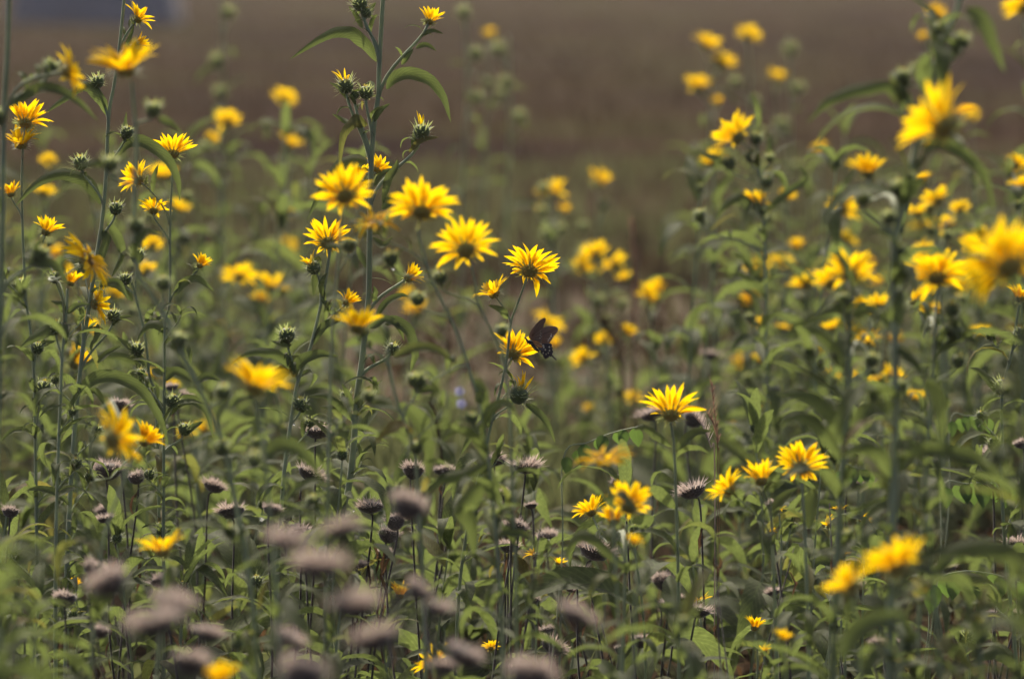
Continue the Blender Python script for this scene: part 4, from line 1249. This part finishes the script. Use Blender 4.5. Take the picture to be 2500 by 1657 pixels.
ANCHOR = [(26, 1248, 'seed head at the left edge'), (257, 1266, 'round grey seed head'), (278, 1072, 'near flower at lower left'), (398, 1345, 'low tilted flower'), (384, 1522, 'largest dark seed head'),
          (564, 1248, 'broad spiky seed head'), (620, 945, 'ragged near flower'), (780, 1384, 'near trio of seed heads'), (905, 1236, 'sharp spiky seed head'), (976, 1452, 'half closed flower'),
          (1062, 1618, 'flower at the bottom edge'), (1283, 1138, 'ragged dark seed head'), (1254, 864, 'butterfly'), (1412, 1406, 'sharp round seed head'), (1451, 1346, 'fluffy pale seed head'),
          (1409, 1504, 'slanting blurred seed head'), (1500, 1260, 'cluster of three flowers'), (1638, 1010, 'wide upward flower'), (1470, 1060, 'feathery leaf'), (1701, 1490, 'flat pink seed head'),
          (1820, 1185, 'pair of folded flowers'), (1842, 1532, 'small upright flower'), (1955, 1140, 'dark-centred lower right flower'), (2192, 1385, 'near upright-petalled flower'), (2072, 720, 'flower crossed by a leaf'),
          (2288, 676, 'broad dark-centred flower'), (2302, 308, 'largest flower'), (2462, 650, 'huge right-edge flower'), (2450, 1290, 'thin right-edge stem'), (2358, 1550, 'corner bud between leaves'),
          (1800, 335, 'left-turned upper right flower'), (1600, 725, 'large soft flower blob'), (1475, 640, 'arched row of flowers'), (1350, 474, 'far flower trio'), (1460, 446, 'lone far round flower'),
          (1293, 660, 'fan-shaped flower'), (1137, 610, 'bright blurred flower'), (900, 700, 'tall central stem'), (800, 592, 'open backlit flower'), (625, 700, 'blurred trio of flowers'),
          (555, 300, 'far flower near the top left'), (423, 374, 'up-facing left flower'), (488, 648, 'small flower on a side leaf'), (214, 634, 'big edge-on flower'), (62, 300, 'two stacked flower heads'),
          (292, 990, 'dark purple seed head'), (773, 1054, 'flat slanted seed head'), (1098, 1148, 'tilted pinkish seed head'), (1530, 815, 'diagonal line of flowers'), (2290, 492, 'bunch of five flowers'),
          (2150, 928, 'double blurred flower'), (1740, 985, 'reddish grass spike'), (2400, 1180, 'drooping feathery leaf'), (1691, 1198, 'tangled fluffy seed head'), (2146, 1574, 'pinkish bottom right seed head')]
USED = set()


def where(kind, x, y):
    """label that ties a plant to the nearest thing one can find"""
    c = sorted(ANCHOR, key=lambda a: (a[0] - x) ** 2 + (a[1] - y) ** 2)
    for far in ('', 'well '):
        for a in c[:40]:
            dx, dy = x - a[0], y - a[1]
            if abs(dx) > abs(dy):
                w = 'left of' if dx < 0 else 'right of'
            else:
                w = 'above' if dy < 0 else 'below'
            if math.hypot(dx, dy) > 170 and not far:
                continue
            l = '%s %s%s the %s' % (kind, far or 'just ', w, a[2])
            if l not in USED:
                USED.add(l)
                return l
    return '%s %s side' % (kind, side_word(x))


def side_word(x):
    return 'left' if x < 833 else ('centre' if x < 1667 else 'right')


SEEDL = [
    (26, 1248, 48, 6.5, 0, 'dried seed head on a dark stalk at the left edge, above a long leaf'),
    (257, 1266, 48, 6.5, 0, 'round grey fluffy seed head at left, crossed by a thin green stem'),
    (264, 1146, 84, 6.8, 0.1, 'broad dried seed head under the near left flower'),
    (333, 1164, 50, 6.7, -0.2, 'dark dried seed head right of the broad one under the left flower'),
    (522, 1188, 64, 6.8, 0.1, 'pale flat seed head behind an arching leaf, left of centre'),
    (564, 1248, 80, 6.6, 0, 'broad spiky seed head left of centre with a dark stalk'),
    (233, 1388, 68, 5.6, 0.2, 'dark spiky seed head behind the tilted blurred one, lower left'),
    (266, 1420, 104, 4.3, -0.5, 'large blurred seed head tilted left, lower left'),
    (420, 1472, 118, 4.2, 0.15, 'large blurred seed head behind the darker one, lower left'),
    (384, 1522, 124, 3.95, -0.05, 'largest dark blurred seed head on a thick stalk, lower left'),
    (504, 1546, 76, 5.0, 0.2, 'blurred seed head with a pale rim, right of the largest lower left pair'),
    (247, 1540, 56, 5.7, 0.4, 'small tilted seed head near the bottom left'),
    (159, 1460, 70, 6.0, 0, 'pinkish seed head low at the left among leaves'),
    (391, 1418, 66, 6.1, 0, 'small brown seed head below the tilted low flower'),
    (462, 1618, 100, 4.4, 0.1, 'blurred seed head at the bottom edge, left'),
    (292, 990, 66, 6.9, 0.1, 'dark purple seed head standing alone above the near left flower'),
    (420, 944, 40, 7.2, 0, 'tiny dark seed head between left stems'),
    (456, 970, 44, 7.2, 0.3, 'small pale seed head right of the tiny dark one'),
    (773, 1054, 74, 6.6, -0.2, 'flat slanted pinkish seed head left of the central stem'),
    (760, 1158, 84, 6.4, 0.3, 'spiky grey seed head below the flat slanted one'),
    (905, 1236, 76, 6.5, 0, 'sharp spiky seed head with a slim dark stalk, bottom centre'),
    (964, 1272, 56, 6.4, 0.1, 'small dark seed head right of the sharp spiky one'),
    (949, 1304, 64, 6.5, -0.1, 'brown seed head just under the small dark one, bottom centre'),
    (936, 1350, 46, 6.7, 0.2, 'little seed head above the half closed flower'),
    (1009, 1148, 60, 6.7, 0, 'seed head on a dark stalk right of the central stem'),
    (1098, 1148, 50, 6.9, 0.4, 'tilted pinkish seed head in the middle'),
    (1211, 1120, 60, 7.0, 0, 'seed head behind the slender stem of the butterfly flower'),
    (996, 1236, 96, 4.6, 0.6, 'blurred seed head leaning steeply right, bottom centre'),
    (833, 1294, 112, 4.1, 0, 'blurred flat seed head, upper right of the near trio at bottom centre'),
    (706, 1320, 128, 3.95, -0.2, 'blurred flat seed head, leftmost of the near trio at bottom centre'),
    (780, 1384, 128, 3.9, 0, 'blurred pale-topped flat seed head, lowest of the near trio'),
    (861, 1480, 126, 3.9, 0.25, 'blurred seed head slanting right below the near trio'),
    (914, 1560, 118, 4.0, -0.3, 'blurred seed head at the bottom, left of a green blur'),
    (712, 1560, 84, 4.6, 0.7, 'blurred sideways seed head near the bottom, left of centre'),
    (1020, 1440, 80, 4.4, 0.6, 'blurred seed head on its side right of the half closed flower'),
    (1069, 1486, 70, 4.4, 0.2, 'faint pink blurred seed head right of the sideways one'),
    (1082, 1628, 80, 4.6, 0.4, 'round blurred seed head at the bottom edge, centre'),
    (1134, 1600, 96, 4.5, 0.3, 'blurred drooping seed head right of the bottom yellow flower'),
    (741, 1648, 130, 3.9, 0, 'blurred seed head cut by the bottom edge, left of centre'),
    (1225, 1200, 46, 6.8, 0, 'small flat seed head right of the slender central stem'),
    (1087, 1290, 44, 6.8, 0.2, 'small grey seed head low in the middle'),
    (664, 1244, 52, 6.2, 0.2, 'small blurred seed head over the near trio'),
    (734, 1302, 76, 6.3, 0, 'pinkish seed head behind the near trio'),
    (1283, 1138, 80, 6.6, 0.1, 'tall ragged dark seed head on its own stalk, right of the slender stem'),
    (1296, 1234, 36, 6.8, 0, 'small dark seed head on the stalk below the ragged one'),
    (1451, 1346, 96, 6.5, 0.05, 'fluffy pale seed head with loose white hairs, lower middle'),
    (1412, 1406, 76, 6.5, 0, 'sharp round spiky seed head below the fluffy pale one'),
    (1296, 1462, 56, 6.6, -0.1, 'tan seed head on a dark base left of the sharp round one'),
    (1409, 1504, 124, 4.2, 0.45, 'blurred flat seed head slanting right, bottom middle'),
    (1701, 1490, 82, 6.3, 0, 'flat pink seed head under a small yellow flower, lower right'),
    (1691, 1198, 84, 6.6, -0.2, 'tangled pale fluffy seed head right of the flower cluster of three'),
    (1296, 1650, 126, 4.2, 0.1, 'blurred brown seed head at the bottom edge, middle'),
    (1349, 1578, 70, 6.5, 0.5, 'fluffy seed tuft low in the middle'),
    (1514, 1584, 34, 6.7, 0, 'small black oval seed cone on the soil, lower middle'),
    (1659, 1458, 34, 6.7, 0.1, 'small black seed cone left of the flat pink seed head'),
    (1394, 1438, 32, 6.7, 0, 'tiny black seed cone beside the sharp round seed head'),
    (1590, 1012, 66, 7.3, -0.2, 'soft dark seed head behind the left petals of the wide upward flower'),
    (1694, 1022, 62, 7.3, 0.2, 'soft dark seed head behind the right petals of the wide upward flower'),
    (1740, 870, 60, 9.0, 0, 'far blurred pinkish seed head, right of centre'),
    (2488, 1332, 68, 6.4, 0.5, 'dark tilted seed head at the right edge'),
    (2146, 1574, 62, 5.8, 0.3, 'pinkish seed head on a dark stalk, bottom right'),
    (1889, 1444, 40, 6.2, 0, 'small pink seed head low right of centre'),
    (2404, 1108, 56, 6.8, -0.2, 'small pale seed head left of the right-edge stem'),
    (2492, 1082, 48, 6.8, 0, 'faint seed head beyond the right-edge stem'),
    (2415, 1500, 40, 6.8, 0, 'dark seed cone in the bare patch at bottom right'),
    (2480, 1496, 38, 6.7, 0.1, 'dark seed cone right of the right-edge stem, bottom right'),
    (2180, 1560, 40, 6.3, 0.4, 'small ragged seed head in the shade, bottom right'),
]
CLEAR = [(q[0], q[1], q[3]) for q in SEEDL] + FLOWER_SPOTS          # things that undergrowth must not stand in front of


def blocked(x, y, d):
    for (xi, yi, di) in CLEAR:
        if d < di + 0.05 and abs(x - xi) < (62 if d > 5.5 else 105) * 6.5 / d and yi > y - 45 and yi < y + 230:
            return True
    return False


def free_spot(fx, fy, fd):
    for k in range(60):
        x, y, d = fx(), fy(), fd()
        if not blocked(x, y, d):
            return x, y, d
    return None


# soft green stems in the middle distance
for i in range(90):
    x = RK.uniform(-100, 2600)
    d = RK.uniform(8.3, 13.5)
    lo = 330 if x < 900 or x > 1650 else 560
    y = RK.uniform(lo, 1000)
    if 1080 < x < 1660 and y > 520 and RK.random() < 0.82:
        continue
    sw = side_word(x)
    shoot('sunflower_shoot', x, y, d, 2.4, RK.uniform(0.14, 0.20), 0.05, where('blurred green leafy stem', x, y), 'blurred leafy stems in the %s background' % sw, 0.5)
FARSPOT = [(a, b, d) for d, fl, lab in FAR for a, b, _ in fl]


def hides_far(x, y, d):
    return any(d < di and abs(x - xi) < 48 and -30 < yi - y < 330 for xi, yi, di in FARSPOT)


for i in range(66):
    x, d, y = RK.uniform(1700, 2520), RK.uniform(7.6, 10.5), RK.uniform(400, 900)
    if hides_far(x, y, d):
        continue
    shoot('sunflower_shoot', x, y, d, 2.6, RK.uniform(0.13, 0.19), 0.05, where('tall blurred leafy stem', x, y), 'tall blurred leafy stems on the right', 0.8, 0.45)
for i in range(20):
    x, d, y = RK.uniform(-40, 700), RK.uniform(7.4, 10), RK.uniform(480, 960)
    if hides_far(x, y, d):
        continue
    shoot('sunflower_shoot', x, y, d, 2.4, RK.uniform(0.12, 0.17), 0.045, where('soft leafy stem', x, y), 'soft leafy stems on the left', 0.8, 0.4)
# undergrowth round the focus distance
for i in range(100):
    q = free_spot(lambda: RK.uniform(-60, 2560), lambda: RK.uniform(1040, 1580), lambda: RK.uniform(5.9, 8.2))
    if q is None:
        continue
    x, y, d = q
    if x > 2150 and y < 1350 and d > 6.5:
        continue
    sw = side_word(x)
    shoot('sunflower_shoot', x, y, d, 1.9, RK.uniform(0.14, 0.21), 0.038, where('low leafy green shoot', x, y), 'leafy shoots in the %s undergrowth' % sw, 0.35)
# near, strongly blurred
for i in range(17):
    q = free_spot(lambda: RK.choice((RK.uniform(-60, 200), RK.uniform(1000, 1250), RK.uniform(1500, 2560), RK.uniform(1550, 2400))), lambda: RK.uniform(1250, 1600), lambda: RK.uniform(3.7, 5.3))
    if q is None:
        continue
    x, y, d = q
    sw = side_word(x)
    shoot('sunflower_shoot', x, y, d, 2.2, RK.uniform(0.11, 0.16), 0.035, where('very blurred near green shoot', x, y), 'blurred near shoots at the bottom %s' % sw, 0.4)

# ------------------------------------------------------------------ dried seed heads on dark stalks
def seedhead(x, y, s, d, tilt=0.0, back=0.0, v=None, label=None, group=None):
    c = P(x, y, d)
    S = s * K * d * 1.05
    ax = cdir((tilt, 1, back))
    base = np.array(c - ax * S * 0.2)
    root = np.array((c.x + RK.uniform(-0.04, 0.04) - tilt * 0.03, c.y + RK.uniform(-0.03, 0.03), -0.01))
    pl = Plant('dried_flower', label or where('small half hidden seed head', x, y), 'seed head', root,
               group or ('dried seed heads on dark stalks' if label else 'half hidden seed heads in the %s undergrowth' % side_word(x)))
    a, b = root, base
    mid = a * 0.5 + b * 0.5 + np.array((RK.uniform(-0.01, 0.01), RK.uniform(-0.01, 0.01), 0))
    pre = b - np.array(ax) * 0.02
    path = smoothpath([a, mid, pre, b], 5)
    pl.tube('stalk', path, [0.0017 - 0.0006 * k / len(path) for k in range(len(path))], 'dry_stalk', 6)
    v = RK.randrange(6) if v is None else v
    h = pl.part('seed_head', SEEDS[v], Matrix.Translation(c) @ frame(ax, RK.uniform(0, 6)) @ Matrix.Scale(S, 4))
    new('bristles', BRISTLES[v], h)
    for k in range(RK.randint(0, 3)):
        q = path[RK.randint(2, len(path) - 5)]
        sc = RK.uniform(0.03, 0.07)
        pl.part('dry_leaf', RK.choice(DRYLEAVES), Matrix.Translation(Vector(q)) @ Matrix.Rotation(RK.uniform(0, 6), 4, 'Z') @ Matrix.Scale(sc, 4))


for i, (x, y, s, d, tl, lab) in enumerate(SEEDL):
    seedhead(x, y, s * RK.uniform(0.82, 1.02), d, tl + RK.uniform(-0.3, 0.3), RK.uniform(-0.15, 0.25), 4 if 'fluffy' in lab or 'pale' in lab else (0 if 'flat' in lab else None), lab)
for i in range(26):
    x, y, d = RK.uniform(0, 2500), RK.uniform(1130, 1640), RK.uniform(6.0, 8.2)
    if P(x, y, d).z < 0.06:
        continue
    seedhead(x, y, RK.uniform(34, 60), d, RK.uniform(-0.4, 0.4), RK.uniform(-0.2, 0.2))

# bare dark stalks standing in the undergrowth
for i in range(20):
    x, y, d = RK.uniform(0, 2500), RK.uniform(1180, 1560), RK.uniform(5.2, 7.6)
    c = np.array(P(x, y, d))
    if c[2] < 0.08:
        continue
    root = np.array((c[0] + RK.uniform(-0.06, 0.06), c[1] + RK.uniform(-0.05, 0.05), -0.01))
    pl = Plant('dead_stalk', where('thin bare dark stalk', x, y), 'stalk', root, 'bare dark stalks in the %s undergrowth' % side_word(x))
    path = smoothpath([root, root * 0.5 + c * 0.5 + np.array((RK.uniform(-0.012, 0.012), 0, 0)), c], 5)
    pl.tube('stalk', path, [0.0015 - 0.0008 * k / len(path) for k in range(len(path))], 'dry_stalk', 5)
    for k in range(RK.randint(1, 3)):
        q = path[RK.randint(3, len(path) - 2)]
        pl.part('dry_leaf', RK.choice(DRYLEAVES), Matrix.Translation(Vector(q)) @ Matrix.Rotation(RK.uniform(0, 6), 4, 'Z') @ Matrix.Scale(RK.uniform(0.03, 0.06), 4))


# ------------------------------------------------------------------ feathery leaves of a legume
def legume(label, d, pts, size):
    q = [np.array(P(x, y, d)) for x, y in pts]
    path = smoothpath(q, 8)
    root = np.array((q[0][0] - 0.03, q[0][1], 0))
    pl = Plant('legume_plant', label, 'leafy plant', root, 'feathery leaved plants')
    pl.tube('rachis', smoothpath([root, root * 0.4 + q[0] * 0.6 + np.array((0.01, 0, 0.02))] + q, 6), 0.0009, 'stem', 5)
    n = len(path)
    for i in range(1, n, 3):
        for sg in ((-1,), (1,))[(i // 3) % 2]:
            mb = MB()
            L = size * RK.uniform(0.85, 1.15)
            dv = np.array((0.15 + 0.12 * sg, sg * 0.3, -0.8)) + np.array((RK.uniform(-0.2, 0.2), 0, RK.uniform(-0.2, 0.25)))
            dv = unit(dv)
            pp = [path[i] - root + dv * L * k / 5 + np.array((0, 0, 0.15 * L * math.sin(math.pi * k / 5))) for k in range(6)]
            blade(mb, pp, np.array((1.0, -sg * 0.3, 0.2)), L * 0.34, fold=0.2, wav=0.02, prof=0.95, us=(-1, 0, 1))
            pl.part('leaflet', mb.mesh('leaflet', ['legume_leaf']))


legume('feathery leaf with paired green leaflets below the wide upward flower', 6.35, [(1375, 1120), (1437, 1080), (1500, 1055), (1565, 1040)], 0.026)
legume('drooping feathery leaf with dangling leaflets near the right edge', 6.8, [(2300, 1190), (2360, 1180), (2420, 1178), (2480, 1190)], 0.032)
legume('short leaf with rounded bright leaflets, right of centre above the dark stems', 6.7, [(2050, 1150), (2085, 1140), (2120, 1150)], 0.024)
legume('pale leaf with rounded leaflets left of the right-edge stem', 7.0, [(2320, 1030), (2360, 1015), (2410, 1020)], 0.024)
legume('low leaf with broad leaflets in the bottom right corner', 6.5, [(2270, 1430), (2340, 1395), (2420, 1400), (2490, 1420)], 0.036)

# ------------------------------------------------------------------ reddish grass heads
def grass(label, d, pts, mat, ln, cnt, r=0.0008):
    q = [np.array(P(x, y, d)) for x, y in pts]
    root = np.array((q[-1][0], q[-1][1], 0))
    pl = Plant('grass_stalk', label, 'grass', root, 'dry grass stalks')
    path = smoothpath(q + [root], 8)
    pl.tube('culm', path, r, mat, 5)
    mb = MB()
    for k in range(cnt):
        s = k / cnt
        i = int(s * min(len(path) - 2, 14))
        b = path[i] + (path[i + 1] - path[i]) * RK.random() - root
        a = RK.uniform(0, 6.28)
        dv = np.array((math.cos(a) * 0.5, math.sin(a) * 0.5, 1.0))
        spike(mb, b, dv, ln * RK.uniform(0.6, 1.3), 0.0006, (0, 0, 0), 0, side=unit(np.array((RK.uniform(-1, 1), RK.uniform(-1, 1), 0.1))))
    pl.part('seed_spike', mb.mesh('seed_spike', [mat], smooth=False))


grass('upright reddish grass spike right of the wide upward flower', 6.5, [(1736, 930), (1742, 985), (1748, 1040), (1752, 1110)], 'red_grass', 0.010, 45, 0.0004)
grass('fluffy reddish grass spike leaning below the upright one', 6.5, [(1728, 1010), (1748, 1050), (1752, 1100), (1756, 1160)], 'red_grass', 0.014, 70, 0.0004)
grass('loose pale grass plume right of the wide flower', 6.55, [(1690, 1010), (1715, 1040), (1735, 1090), (1745, 1150)], 'seed_bristle', 0.014, 70)
grass('blurred curved tan grass stalk right of the butterfly', 9.2, [(1465, 780), (1490, 820), (1512, 870), (1520, 940)], 'dry_grass', 0.03, 120, 0.003)
grass('blurred upright reddish stalk right of the arched flower row', 9.5, [(1543, 540), (1545, 620), (1548, 720)], 'red_grass', 0.02, 60, 0.003)
grass('blurred brown drooping grass stalk below the central leaves', 7.6, [(1050, 985), (1065, 1030), (1075, 1090), (1078, 1150)], 'dry_grass', 0.02, 60, 0.002)

# ------------------------------------------------------------------ small lavender flowers
def lavender(label, d, spots):
    x, y = spots[-1]
    c = P(x, y, d)
    root = np.array((c.x, c.y, 0))
    pl = Plant('blue_wildflower', label, 'flower', root, 'small lavender flowers')
    q = [np.array(P(a, b, d)) for a, b in spots]
    pl.tube('stem', smoothpath(q + [root], 5), 0.0008, 'stem', 5)
    for cc in q:
        for k in range(5):
            a = k * 1.257
            mb = MB()
            pp = [cc - root + np.array((math.cos(a), -0.3, math.sin(a))) * 0.008 * s / 4 for s in range(5)]
            blade(mb, pp, np.array((-math.sin(a), 0.1, math.cos(a))), 0.0035, fold=0.2, prof=1.1, base=0.4, us=(-1, 0, 1))
            pl.part('petal', mb.mesh('petal', ['lavender']))


lavender('small blurred lavender flower spray in the middle gap', 8.0, [(1122, 955), (1126, 985)])

# ------------------------------------------------------------------ dew drops
dm = MB()
lathe(dm, [(0.02, -1.0), (0.5, -0.87), (0.87, -0.5), (1, 0), (0.87, 0.5), (0.5, 0.87), (0.02, 1.0)], 12)
DEW = dm.mesh('dew_drop', ['dew'])
for (x, y, s, d, lab) in [(960, 655, 10, 6.15, 'bright dew drop glinting beside the central flower'), (718, 1035, 6, 6.33, 'dew drop on the leaning sharp stem'), (864, 1246, 6, 6.45, 'dew drop left of the sharp spiky seed head'),
                          (639, 1265, 8, 5.7, 'soft dew glint low left of centre'), (600, 1297, 8, 5.6, 'round dew glint right of the low tilted flower')]:
    o = new('dew_drop', DEW, None, Matrix.Translation(P(x, y, d)) @ Matrix.Scale(s * K * d / 2, 4))
    tag(o, lab, 'dew drop', 'dew drops')
